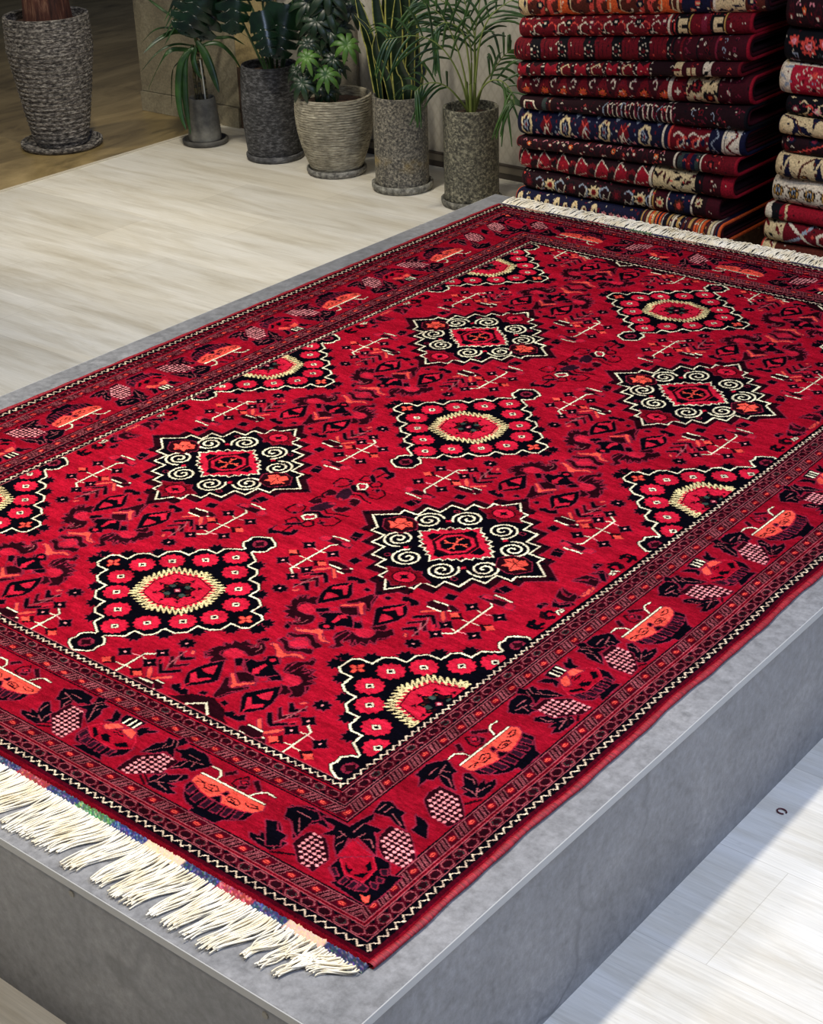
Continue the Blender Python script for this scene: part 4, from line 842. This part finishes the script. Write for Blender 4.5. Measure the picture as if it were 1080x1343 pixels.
# ---------------------------------------------------------------- folded carpets in two stacks
m_fold=mat('folded_pile',rough=.85); vc=nd(m_fold,'ShaderNodeVertexColor',layer_name='Col'); nf_=noise(m_fold,texco(m_fold,(160,160,160)),1,4,.6)
lk(m_fold,mixc(m_fold,1,vc.outputs['Color'],ramp(m_fold,nf_,[(.3,(.5,.5,.5,1)),(.7,(1.15,1.15,1.15,1))]),'MULTIPLY'),bsdf(m_fold).inputs['Base Color']); bsdf(m_fold).inputs['Sheen Weight'].default_value=0
bsdf(m_fold).inputs['Specular IOR Level'].default_value=.2
lk(m_fold,bump(m_fold,nf_,.5,.003),bsdf(m_fold).inputs['Normal'])
YSF=1.95
def petal(c,x,y,r,a,b_='D',n=8): c.star(x,y,r,r,n,'K',.8); c.star(x,y,r*.86,r*.86,n,a,.62); c.ell(x,y,r*.34,r*.34,b_)
def crook(c,x,y,s,col,w=4,f=1): c.line([(x,y-s),(x+f*s*.7,y-s*.6),(x+f*s*.8,y+s*.3),(x,y+s*.8),(x-f*s*.4,y+s*.4)],w,col)
def bars(c,xs_,H,cols):
    for (x0,x1),k in zip(xs_,cols): c.rect(x0,x1,0,H,k)
def blotch(c,x0,x1,H,bg,ink,r):   # pale border panel with dark leaf shapes
    c.rect(x0,x1,0,H,bg); x=x0+12
    while x<x1-6:
        y=r.uniform(20,H-20)
        for k in range(3):
            yy=(y+k*H/3)%H; a=r.uniform(0,3); L_=r.uniform(16,26)
            c.poly([(x-L_*math.cos(a),yy-L_*math.sin(a)),(x+7*math.sin(a),yy-7*math.cos(a)),(x+L_*math.cos(a),yy+L_*math.sin(a)),(x-7*math.sin(a),yy+7*math.cos(a))],ink[k%len(ink)])
        x+=r.uniform(16,24)
def pattern(kind,seed,W=950,H=170,n=440,m_=64):
    c=Canvas(np.linspace(0,W,n),np.linspace(0,H,m_),'D'); r=random.Random(seed); h=H/2
    def field(base): c.rect(-1,W+1,-1,H+1,base)
    if kind=='bright':      # sweeping orange and cream scrolls, navy touches
        field('U'); 
        for k in range(9):
            x=40+k*100; crook(c,x,h+8,58,'O',26,1 if k%2 else -1); crook(c,x+34,h-6,46,'C',16,-1 if k%2 else 1); crook(c,x+12,h,40,'I',5,1 if k%2 else -1)
            petal(c,x+62,h+r.uniform(-20,20),17,'N','I'); petal(c,x+20,h-34,12,'B','I')
        blotch(c,-1,46,H,'I',['N','U'],r); bars(c,[(640,648),(660,760),(768,776)],H,['I','N','W']); blotch(c,776,880,H,'I',['N','E'],r)
        for k in range(5): petal(c,680+k*18,30+k*28,12,'C','I')
        for k in range(4): c.diam(912,18+k*44,14,18,'M'); c.diam(912,18+k*44,8,11,'D')
    elif kind=='garden':    # dark red, small cream and coral motifs
        field('E')
        for k in range(13):
            x=24+k*50; petal(c,x,h+18*(-1)**k,17,'K' if k%3 else 'M','W'); crook(c,x+24,h,26,'W' if k%2 else 'C',4,(-1)**k); c.star(x+10,h+42,9,9,4,'W' if k%2 else 'C',.4); c.star(x+32,h-34,9,9,5,'C',.4)
            for q in range(5): c.ell(x+r.uniform(-20,20),r.uniform(5,H-5),3,3,'W' if q%2 else 'K')
        bars(c,[(640,648),(656,664)],H,['W','K'])
        for x in (700,830):
            c.rect(x-30,x+30,0,H,'K'); c.rect(x-18,x+16,h-26,h+26,'I'); c.rect(x-4,x+30,h-8,h+8,'K'); c.rect(x+22,x+28,0,H,'Y')
        c.rect(770,788,0,H,'M'); c.rect(900,951,0,H,'E')
    elif kind=='boteh':     # wide crimson blocks with dark bands and dotted rosettes
        field('K')
        for k in range(6):
            x=40+k*112; c.poly([(x-36,20),(x+30,16),(x+44,h),(x+30,H-16),(x-36,H-20),(x-24,h)],'E'); 
            for q in (-16,0,16): c.line([(x+q,22),(x+q+6,h),(x+q,H-22)],3,'B')
            X_=x+62
            for q in range(7):
                a=q*2*PI/7; c.ell(X_+15*math.cos(a),h+20*math.sin(a),3,3.4,'W')
            petal(c,X_,h,10,'E','K')
        c.rect(660,951,0,H,'B'); bars(c,[(666,672),(700,708),(760,764),(830,836)],H,['K','E','K','M'])
        for k in range(5): crook(c,720,18+k*34,11,'M',3); petal(c,800,14+k*38,13,'E','K'); crook(c,862,20+k*34,10,'S',2); petal(c,905,14+k*38,10,'M','K')
    elif kind=='blocks':
        field('D')
        for k in range(9):
            x=30+k*66; c.poly([(x-24,h-34),(x,h-14),(x+24,h-34),(x+24,h+34),(x,h+14),(x-24,h+34)],'E' if k%2 else 'R')
            for q in range(8): c.ell(x+33+r.uniform(-8,8),h+r.uniform(-50,50),3,3,'W')
            if k in (3,5,7): crook(c,x+6,h,30,'I',5,(-1)**k)
        for q in range(40): c.ell(r.uniform(250,600),r.uniform(20,H-20),2.6,2.6,'W')
        blotch(c,690,722,H,'I',['B','E'],r); c.rect(722,800,0,H,'B'); c.rect(742,778,h-20,h+12,'I'); c.rect(756,762,0,H,'E'); blotch(c,806,838,H,'W',['K'],r); c.rect(838,951,0,H,'B')
        for k in range(5): petal(c,868,14+k*38,13,'M','K')
    elif kind=='glow':
        field('B')
        for k in range(8):
            x=50+k*82; c.poly([(x-40,h-40),(x,h+56),(x+40,h-40),(x,h-10)],'E'); petal(c,x,h-14,22,'O','C',9); petal(c,x+40,h+36,14,'M','W',4); crook(c,x+40,h+20,16,'W',4,(-1)**k)
            for q in range(5): c.ell(x+r.uniform(-38,38),r.uniform(5,H-5),2.8,2.8,'W')
        c.rect(640,652,0,H,'W'); c.rect(652,700,0,H,'E'); c.star(676,h,14,16,4,'W',.4)
        blotch(c,706,830,H,'I',['B','K'],r); petal(c,745,h+20,26,'E','K'); petal(c,800,h-18,24,'B','O'); c.rect(830,835,0,H,'K'); c.rect(835,951,0,H,'B')
        for k in range(5): petal(c,870,14+k*38,12,'M','W')
    elif kind=='night':
        field('D')
        c.line([(20,h-50),(30,h+20),(70,h+20),(90,h-50)],7,'W'); c.line([(34,h-50),(42,h+8),(62,h+8),(76,h-50)],6,'E'); c.rect(110,128,0,H,'G'); c.rect(140,148,0,H,'U')
        for k in range(8): petal(c,180+k*26,h+r.uniform(-30,30),10,'B' if k%2 else 'M','F' if k%3==0 else 'D')
        for k in range(16): c.line([(380+k*19,h-46),(374+k*19,h+r.uniform(10,46)),(388+k*19,h+30)],4,'W' if k%4 else 'S'); 
        for k in range(8): c.line([(390+k*38,h+44),(404+k*38,h-14),(414+k*38,h+10)],4,'M')
        for k in range(12): crook(c,690+k*22,h+r.uniform(-30,30),12,'S' if k%3==0 else 'M',2,(-1)**k)
        for k in range(4): petal(c,780,20+k*42,14,'E','K')
    elif kind=='ivory_medallions':
        field('N'); 
        for k in range(7):
            x=50+k*86
            if k%2==0: 
                c.star(x,h,30,50,7,'I',.82); c.star(x,h,20,36,7,'N',.8); c.star(x,h,13,24,5,'S',.5); c.ell(x,h,5,9,'E')
            else:
                c.star(x,h,26,46,4,'E',.75); c.line([(x-14,h-36),(x,h+6),(x+14,h-36)],5,'W'); c.line([(x-16,h+36),(x,h+12),(x+16,h+36)],4,'C')
            c.poly([(x+34,H-22),(x+46,H-8),(x+58,H-22),(x+46,H-44)],'S'); c.ell(x+44,h-28,6,8,'F'); c.ell(x+44,h+20,4,4,'E')
        bars(c,[(640,646),(664,672)],H,['W','C']); c.rect(672,820,0,H,'E')
        for k in range(5): crook(c,700+k*28,h+8*(-1)**k,32,'C' if k%2 else 'W',7,(-1)**k); c.ell(714+k*28,h,9,13,'N')
        c.rect(820,870,0,H,'N'); c.line([(830,20),(856,50),(830,84),(856,116),(830,150)],5,'S'); c.rect(870,880,0,H,'W'); c.rect(884,932,0,H,'W'); c.line([(890,0),(924,40),(890,80),(924,120),(890,170)],8,'E'); c.rect(934,951,0,H,'N')
    elif kind=='lattice':
        field('D')
        for k in range(14):
            x=24+k*46; c.line([(x-24,h-44),(x,h+34),(x+24,h-44)],5,'B'); petal(c,x,h+(10 if k%2 else -14),14,'O' if k%4==1 else 'E','I' if k%4==1 else 'W'); c.line([(x+14,h+24),(x+22,h+38),(x+30,h+24)],3,'F')
        bars(c,[(700,706)],H,['W']); c.rect(716,800,0,H,'G'); c.rect(736,786,h-34,h+34,'N'); c.rect(752,770,0,H,'E'); c.rect(806,812,0,H,'W'); c.rect(812,951,0,H,'E')
        for k in range(5): petal(c,850,14+k*38,16,'B','C')
    elif kind=='redcream':
        field('D')
        for k in range(7):
            x=40+k*90; c.poly([(x-34,h-30),(x-10,h+46),(x+34,h+10),(x+20,h-44)],'R'); c.line([(x-34,h-30),(x-10,h+46),(x+34,h+10)],3.5,'W'); crook(c,x+50,h,26,'E',12,(-1)**k)
            for q in range(6): c.ell(x-20+q*8,h-30+q*3,2.4,2.4,'W')
        bars(c,[(610,620)],H,['W']); blotch(c,626,800,H,'I',['K','B','D'],r); c.rect(800,818,0,H,'K'); c.rect(818,822,0,H,'W'); c.rect(826,832,0,H,'K'); c.rect(832,905,0,H,'B')
        for k in range(6): petal(c,866,10+k*32,12,'E','W')
        c.rect(905,951,0,H,'R')
    elif kind=='tribal':
        field('D')
        for k in range(6):
            x=50+k*110; petal(c,x,h,34,'I' if k%2 else 'B','O' if k%2 else 'D',9); c.star(x,h,16,16,6,'E',.5); crook(c,x+54,h,34,'S',6,(-1)**k); c.line([(x+30,h-40),(x+44,h-10),(x+62,h-30),(x+78,h+10)],3.5,'W')
        bars(c,[(640,646),(652,658),(720,726)],H,['W','Y','W']); c.rect(660,715,0,H,'B'); petal(c,688,h,26,'I','C'); c.rect(726,830,0,H,'N'); petal(c,778,h,30,'U','C'); 
        bars(c,[(830,836)],H,['W']); c.rect(836,890,0,H,'D'); petal(c,862,h+20,22,'I','E'); petal(c,862,h-40,18,'M','W'); c.rect(895,951,0,H,'B')
    elif kind=='stripes':
        field('N')
        for k in range(9): c.ell(30+k*44,h+8*(-1)**k,14,32,'I'); c.ell(34+k*44,h,6,18,'U' if k%2 else 'N')
        for k in range(5): petal(c,430+k*34,h,18,'F','E')
        x=590
        while x<951: 
            w=r.uniform(5,12); c.rect(x,x+w,0,H,r.choice(['I','Y','W','O','U','K'])); x+=w+r.uniform(2,6)
        for k in range(4): petal(c,730+k*30,h,16,'E','W')
    elif kind=='flowers_coral':
        field('K')
        for k in range(9):
            x=30+k*104; petal(c,x+60,h+8,40,'C','E',9); petal(c,x+60,h+8,18,'F','C',6); petal(c,x+6,h+22,24,'C','F',7); c.line([(x,h-50),(x+22,h-50),(x+22,h-16),(x+6,h-16),(x+16,h-34)],4,'S'); crook(c,x+100,h-28,18,'G',5)
    elif kind=='pinkred':
        field('P')
        for k in range(12):
            x=90+k*72; 
            for a,b_ in ((0,0),(18,18),(-18,18),(0,36),(18,-18),(-18,-18)): crook(c,x+a,h+b_,10,'W',3.4,1 if a>0 else -1); 
            c.diam(x,h+4,7,9,'E'); c.star(x+36,h+24,14,14,6,'C',.6); c.ell(x+36,h-24,8,8,'B')
        c.rect(0,951,0,24,'W') ; 
        for k in range(30): c.diam(k*32,14,9,9,'E')
        c.rect(0,951,H-26,H,'W'); 
        for k in range(30): c.diam(k*32,H-14,9,8,'E')
        blotch(c,0,44,H,'W',['S','I'],r)
    elif kind=='darkfloral':
        field('K')
        for k in range(12): petal(c,40+k*80,h-4,20,'F' if k%2 else 'M','W'); crook(c,66+k*80,h+6,28,'I',5,(-1)**k); crook(c,88+k*80,h,20,'C',6,(-1)**k); c.star(22+k*80,h+36,12,8,4,'I',.4)
    elif kind=='creamsweep':
        field('I')
        for k in range(8):
            x=40+k*120; c.poly([(x,h-50),(x+34,h-4),(x+90,h-40),(x+60,h+4),(x+20,h+18)],'N'); c.line([(x-40,h+50),(x+10,h+30),(x+50,h-50)],6,'N'); c.line([(x-30,h+50),(x+22,h+28),(x+60,h-50)],4,'U'); c.poly([(x+70,h+50),(x+84,h),(x+98,h+50)],'N')
    elif kind=='zigline':
        field('D'); pts=[(x,h-40+.35*(x%240)+(3 if int(x/8)%2 else -3)) for x in range(0,952,8)]
        for k in range(12): petal(c,40+k*80,h+22,20,'N','M',6); c.poly([(x_:=10+k*80,h-40),(x_+26,h-10),(x_+8,h+6)],'E')
        for k in range(4): c.line([(k*240+q*8,h-44+q*3+(3 if q%2 else -3)) for q in range(28)],4.5,'C')
    elif kind=='creamnavy':
        field('I')
        for k in range(9): x=30+k*108; c.poly([(x,h-56),(x+22,h+34),(x+46,h-56)],'N'); c.poly([(x-6,h+50),(x+8,h),(x+18,h+54)],'N'); c.line([(x+52,h-50),(x+74,h+20),(x+106,h+50)],9,'U'); petal(c,x+80,h-24,14,'U','Y')
    elif kind=='dense':
        field('W')
        for k in range(16): x=24+k*60; petal(c,x,h+4,24,'Y','U',8); petal(c,x,h+4,13,'S','K',6); crook(c,x+30,h,30,'K',4,(-1)**k); crook(c,x+30,h+10,16,'U',3,(-1)**k); c.ell(x+30,h-40,5,9,'K')
    elif kind=='plainred':
        field('R'); c.rect(0,60,0,H,'K'); c.poly([(10,20),(34,h),(10,H-20),(-5,h)],'W'); c.line([(60,0),(84,h),(60,H)],8,'I'); 
        for k in range(12): c.rect(110+k*76,120+k*76,0,H,'R')
    elif kind=='crimsonleaf':
        field('E')
        for k in range(6): x=130+k*150; c.line([(x-60,h-40),(x,h-10),(x+50,h+46)],12,'S'); c.line([(x+60,h-40),(x+10,h+6),(x-40,h+46)],10,'W'); crook(c,x+90,h,26,'W',10,-1); petal(c,x+130,h-6,30,'Y','E')
        blotch(c,0,78,H,'I',['K','E'],r)
    elif kind=='brick':
        field('U'); 
        for k in range(8): petal(c,60+k*120,h,22,'O','U')
        c.rect(0,40,0,H,'C'); blotch(c,10,60,H,'I',['E'],r)
    small={'creamsweep':'NU','creamnavy':'NU','dense':'KU','plainred':'EB','bright':'INKW','pinkred':'WES','ivory_medallions':'WES','stripes':'WEY'}.get(kind,'WKMCB')
    for q in range(150):
        x,y=r.uniform(0,W),r.uniform(20,H-20); k=small[q%len(small)]; t_=r.random(); s_=r.uniform(2,4.6)
        if kind=='plainred' and x>90: k='E'; s_*=1.5
        if t_<.4: c.ell(x,y,s_*.8,s_*.8,k)
        elif t_<.7: c.line([(x-s_*1.6,y-s_),(x,y+s_),(x+s_*1.6,y-s_)],2.4,k)
        else: c.diam(x,y,s_*1.3,s_*1.6,k); c.diam(x,y,s_*.5,s_*.6,'K')
    return c
def fold_profile(T,yf,yb,t,K=30):
    """closed loop (outer U then inner U), y back = yb ; z measured from the underside"""
    def U(Tq,yq,z0):
        ph=np.linspace(PI/2,-PI/2,K); sg=np.sign(np.sin(ph)); c_=np.abs(np.cos(ph))**.9; s_=sg*np.abs(np.sin(ph))**.92
        b=min(.05,Tq*.56); y=yq+b*(1-c_); z=z0+Tq/2*(1+s_)
        y=np.concatenate([[yb,yb-.25,yq+.12],y,[yq+.12,yb-.25,yb]]); z=np.concatenate([[z0+Tq]*3,z,[z0]*3]); return y,z
    yo,zo=U(T,yf,0); yi,zi=U(T-2*t,yf+t,t); return np.concatenate([yo,yi[::-1]]),np.concatenate([zo,zi[::-1]]),len(yo)
def sheet(name,x0,x1,zb,zt,yf,yb,t,parent,canvas=None,base='D',endc='R',nx=240,sag=0.0,seed=0,ox=0,oz=0):
    """zb,zt: (left,right) heights of underside and top"""
    r=random.Random(seed); ph=[r.uniform(0,6) for _ in range(4)]
    u=np.linspace(0,1,nx); xs_=x0+(x1-x0)*u; lo=zb[0]+(zb[1]-zb[0])*u; hi=zt[0]+(zt[1]-zt[0])*u
    _,_,no=fold_profile(.06,yf,yb,t); cols=[];P_=[]
    for i in range(nx):
        T=hi[i]-lo[i]; y,z,_=fold_profile(T,yf,yb,t)
        wv=.006*math.sin(xs_[i]*7+ph[0])+.003*math.sin(xs_[i]*31+ph[1])
        end=np.exp(-((1-u[i])*(x1-x0)/.02)); end2=np.exp(-(u[i]*(x1-x0)/.02))
        yy=y+wv*(y<yf+.1)+ .014*(end+end2)*(y<yf+.1); 
        zz=lo[i]+z + 0.0*end
        P_.append(np.stack([np.full_like(yy,xs_[i]),yy,zz],-1))
    P_=np.array(P_)
    L_=P_.shape[1]; C=np.zeros((nx,L_,4)); C[...]=LUT[KI[base]]
    if canvas is not None:
        rows=np.clip((np.cumsum(np.concatenate([[0],np.hypot(np.diff(P_[nx//2,:no,1]),np.diff(P_[nx//2,:no,2]))]))),0,99)
        mid=rows[no//2]; hh=len(canvas.ys)
        for j in range(no):
            q=(mid-rows[j])*1000+85; q=min(max(q,0),169.9); jj=int(q/170*hh)
            ii=np.clip((u*(len(canvas.xs)-1)).astype(int),0,len(canvas.xs)-1); C[:,j]=LUT[canvas.a[jj,ii]]
    C[-3:]=LUT[KI[endc]]; C[:2]=LUT[KI[endc]]
    midp=lambda Q:(Q[:no]+Q[::-1][:no])/2
    # close both ends by folding onto the sheet's middle line
    e0=np.concatenate([midp(P_[0]),midp(P_[0])[::-1]]); e1=np.concatenate([midp(P_[-1]),midp(P_[-1])[::-1]])
    P_=np.concatenate([e0[None],P_,e1[None]]); C=np.concatenate([C[:1],C,C[-1:]])
    P_[...,0]-=ox; P_[...,2]-=oz; P_[...,1]-=YSF
    return grid_mesh(name,P_,m_fold,parent,C,closed_u=True)
def folded(x0,x1,zbl,ztl,zbr,ztr,kind,endc,label,group,seed,depth=.74):
    zo=min(zbl,zbr); root=empty('folded_carpet',(x0,YSF,zo),label=label,cat='folded carpet',group=group)
    cv_=pattern(kind,seed); r=random.Random(seed)
    dy=r.uniform(-.010,.014)
    base={'ivory_medallions':'N','creamsweep':'I','creamnavy':'I','dense':'W','bright':'U','stripes':'N'}.get(kind,'D')
    yf=YSF+dy; yb=YSF+depth-.01
    sheet('outer_fold',x0,x1,(zbl,zbr),(ztl,ztr),yf,yb,.0095,root,cv_,base,endc,330,seed=seed,ox=x0,oz=zo)
    T=min(ztl-zbl,ztr-zbr); t=.0095; lv=1
    while T-2*lv*(t+.0022)>.016 and lv<4:
        g=lv*(t+.0022); 
        sheet('inner_fold',x0+.004*lv+.003,x1-.005*lv,(zbl+g,zbr+g),(ztl-g,ztr-g),yf+g+.006,yb-.005,min(t,(T-2*g)*.4),root,None,'K' if lv%2 else 'D','B' if lv%2 else 'D',30,seed=seed+lv,ox=x0,oz=zo); lv+=1
    return root
S1=[
 (-1.276,-0.303,0.886,0.985,0.993,1.067),
 (-1.273,-0.351,0.815,0.886,0.919,0.988),
 (-1.287,-0.351,0.733,0.813,0.833,0.919),
 (-1.270,-0.375,0.684,0.735,0.783,0.829),
 (-1.287,-0.345,0.610,0.682,0.686,0.787),
 (-1.267,-0.346,0.566,0.613,0.606,0.685),
 (-1.281,-0.354,0.464,0.564,0.516,0.604),
 (-1.274,-0.367,0.425,0.465,0.451,0.513),
 (-1.281,-0.389,0.342,0.424,0.362,0.447),
 (-1.268,-0.441,0.269,0.344,0.278,0.352),
 (-1.278,-0.416,0.203,0.267,0.201,0.282),
]
S2=[
 (-0.234,0.716,0.955,1.064,0.960,1.070),
 (-0.236,0.714,0.846,0.954,0.852,0.961),
 (-0.245,0.705,0.743,0.844,0.752,0.853),
 (-0.216,0.734,0.681,0.746,0.683,0.750),
 (-0.224,0.726,0.620,0.679,0.623,0.684),
 (-0.222,0.728,0.558,0.620,0.559,0.623),
 (-0.228,0.722,0.479,0.556,0.481,0.560),
 (-0.243,0.707,0.384,0.475,0.390,0.482),
 (-0.256,0.694,0.331,0.380,0.341,0.392),
 (-0.260,0.690,0.254,0.330,0.265,0.341),
 (-0.274,0.676,0.174,0.251,0.189,0.266),
]

KS1=[('bright','D','topmost carpet of the left stack, orange and cream scrolls with navy'),
('garden','R','dark red folded carpet with cream hooks, second from the top of the left stack'),
('boteh','R','crimson folded carpet with dark dotted rosettes, third from the top, left stack'),
('blocks','E','thin maroon folded carpet with red blocks, fourth from the top of the left stack'),
('glow','R','red folded carpet with orange flowers and cream right panel, fifth from top, left stack'),
('night','K','thin near-black folded carpet with white scratch-like strokes, in the left stack'),
('ivory_medallions','N','folded navy carpet with a row of ivory medallions, in the middle of the left stack'),
('lattice','R','folded dark maroon carpet with small orange and gold flowers, directly under the navy one'),
('redcream','R','red folded carpet with broad cream spotted right panel, third from bottom, left stack'),
('tribal','B','dark brown folded carpet with cream starry flowers, second from bottom, left stack'),
('stripes','O','lowest carpet of the left stack, navy and cream ovals turning to thin stripes')]
KS2=[('lattice','D','topmost carpet of the right stack, very dark with small red motifs'),
('flowers_coral','K','folded black carpet with big coral flowers, second from the top of the right stack'),
('pinkred','W','pinkish red folded carpet with white latticework, third from the top, right stack'),
('darkfloral','K','folded black carpet with cream and pink florals, just under the pinkish red one'),
('creamsweep','N','folded cream carpet with sweeping navy leaves, in the right stack above a dark maroon one'),
('zigline','D','folded dark maroon carpet with a coral zigzag line, in the middle of the right stack'),
('creamnavy','D','folded golden cream carpet with pointed navy shapes, under the dark maroon one'),
('dense','W','folded white carpet densely covered in brown and black flowers, in the lower right stack'),
('plainred','E','thin folded plain bright red carpet with a black and cream left end'),
('crimsonleaf','E','folded crimson carpet with pale grey leaf sweeps, second from the bottom of the right stack'),
('brick','U','lowest carpet of the right stack, brick brown with a coral left end')]
def build(S,K_,group,sd):
    S=[list(q) for q in S]
    for i in range(1,len(S)): S[i][3]=S[i-1][2]-.0015; S[i][5]=S[i-1][4]-.0015 if abs(S[i][1]-S[i-1][1])<.2 else S[i][5]
    zb=min(S[-1][2],S[-1][4]); S[-1][2]=S[-1][4]=zb
    for i,(q,k) in enumerate(zip(S,K_)): folded(*q,k[0],k[1],k[2],group,sd+i)
    return zb
z1=build(S1,KS1,'folded carpets in the left stack',11); z2=build(S2,KS2,'folded carpets in the right stack',51)
m_wood=mat('pallet_wood',rough=.7); nw_=noise(m_wood,texco(m_wood,(2,30,30)),1.5,5,.6); lk(m_wood,ramp(m_wood,nw_,[(.3,L3(88,62,42)),(.7,L3(138,104,74))]),bsdf(m_wood).inputs['Base Color'])
def pallet(x0,x1,h,label):
    r=empty('low_stand',((x0+x1)/2,YSF+.38,0),label=label,cat='stand'); w=(x1-x0)/2
    for i in range(7): bmobj('slat',box_bm(-w,w,-.34+i*.105-.04,-.34+i*.105+.04,h-.02,h-.001,.002),m_wood,r)
    for x in (-w+.05,0,w-.05): bmobj('bearer',box_bm(x-.03,x+.03,-.36,.33,0,h-.02),m_wood,r)
pallet(-1.25,-.43,z1,'low wooden stand under the left carpet stack'); pallet(-.24,.66,z2,'low wooden stand under the right carpet stack')
# ---------------------------------------------------------------- light
W_=bpy.data.worlds.new('World'); SC.world=W_; W_.use_nodes=True
bg=W_.node_tree.nodes['Background']; bg.inputs['Color'].default_value=(.62,.72,1.0,1); bg.inputs['Strength'].default_value=.10
def spot(loc,tgt,power,ang,size,col=(1,.95,.86),blend=.6):
    l=bpy.data.lights.new('ceiling_spot','SPOT'); l.energy=power; l.spot_size=math.radians(ang); l.spot_blend=blend; l.shadow_soft_size=size; l.color=col
    o=bpy.data.objects.new('ceiling_spot',l); link(o); o.location=loc; d_=Vector(tgt)-Vector(loc); o.rotation_euler=d_.to_track_quat('-Z','Y').to_euler(); return o
spot((.545,-1.2,3.0),(.8,-1.1,0),150,112,.065,(1,.945,.86))
spot((.545,.3,3.0),(.75,.2,0),52,104,.065,(1,.945,.86))
spot((-1.9,-.8,3.0),(-2.0,-.5,.3),150,98,.12,(1,.95,.86))
spot((-2.2,1.1,3.0),(-2.4,2.2,.2),125,74,.10,(1,.92,.78))
spot((-.6,-.1,3.0),(-.65,2.0,.6),52,48,.10,(1,.90,.78))
spot((-4.6,.6,3.0),(-4.4,1.9,0),70,80,.12,(1,.90,.70))  # added spot, brightens the brown hall floor
spot((-.3,-2.9,3.0),(-.1,-2.3,0),85,80,.14,(1,.88,.72))
def panel(loc,tgt,power,sx,sy,col):
    l=bpy.data.lights.new('blue_fill_light','AREA'); l.shape='RECTANGLE'; l.size=sx; l.size_y=sy; l.energy=power; l.color=col
    o=bpy.data.objects.new('blue_fill_light',l); link(o); o.location=loc; o.rotation_euler=(Vector(tgt)-Vector(loc)).to_track_quat('-Z','Y').to_euler(); return o
panel((2.9,-.7,2.9),(1.5,-.6,0),66,1.4,2.4,(.58,.69,1.0))  # added blue fill, lifts the shadowed floor beside the platform; no real fixture
# ---------------------------------------------------------------- camera
cd=bpy.data.cameras.new('Camera'); cam=bpy.data.objects.new('Camera',cd); link(cam); SC.camera=cam
cd.sensor_fit='HORIZONTAL'; cd.sensor_width=36; cd.lens=36*2126.7063/1080
r_=Vector((0.77392584,0.63248523,-0.03164204)); u_=Vector((-0.27157144,0.37661053,0.8856712)); f_=Vector((-0.57209068,0.67685075,-0.46323354))
cam.matrix_world=Matrix(((r_.x,u_.x,-f_.x,2.197491),(r_.y,u_.y,-f_.y,-2.82533555),(r_.z,u_.z,-f_.z,2.00859646),(0,0,0,1)))
cd.clip_start=.05; cd.clip_end=60
SC.view_settings.view_transform='Standard'; SC.view_settings.look='None'; SC.view_settings.gamma=1; SC.view_settings.use_curve_mapping=False; SC.view_settings.exposure=0.66
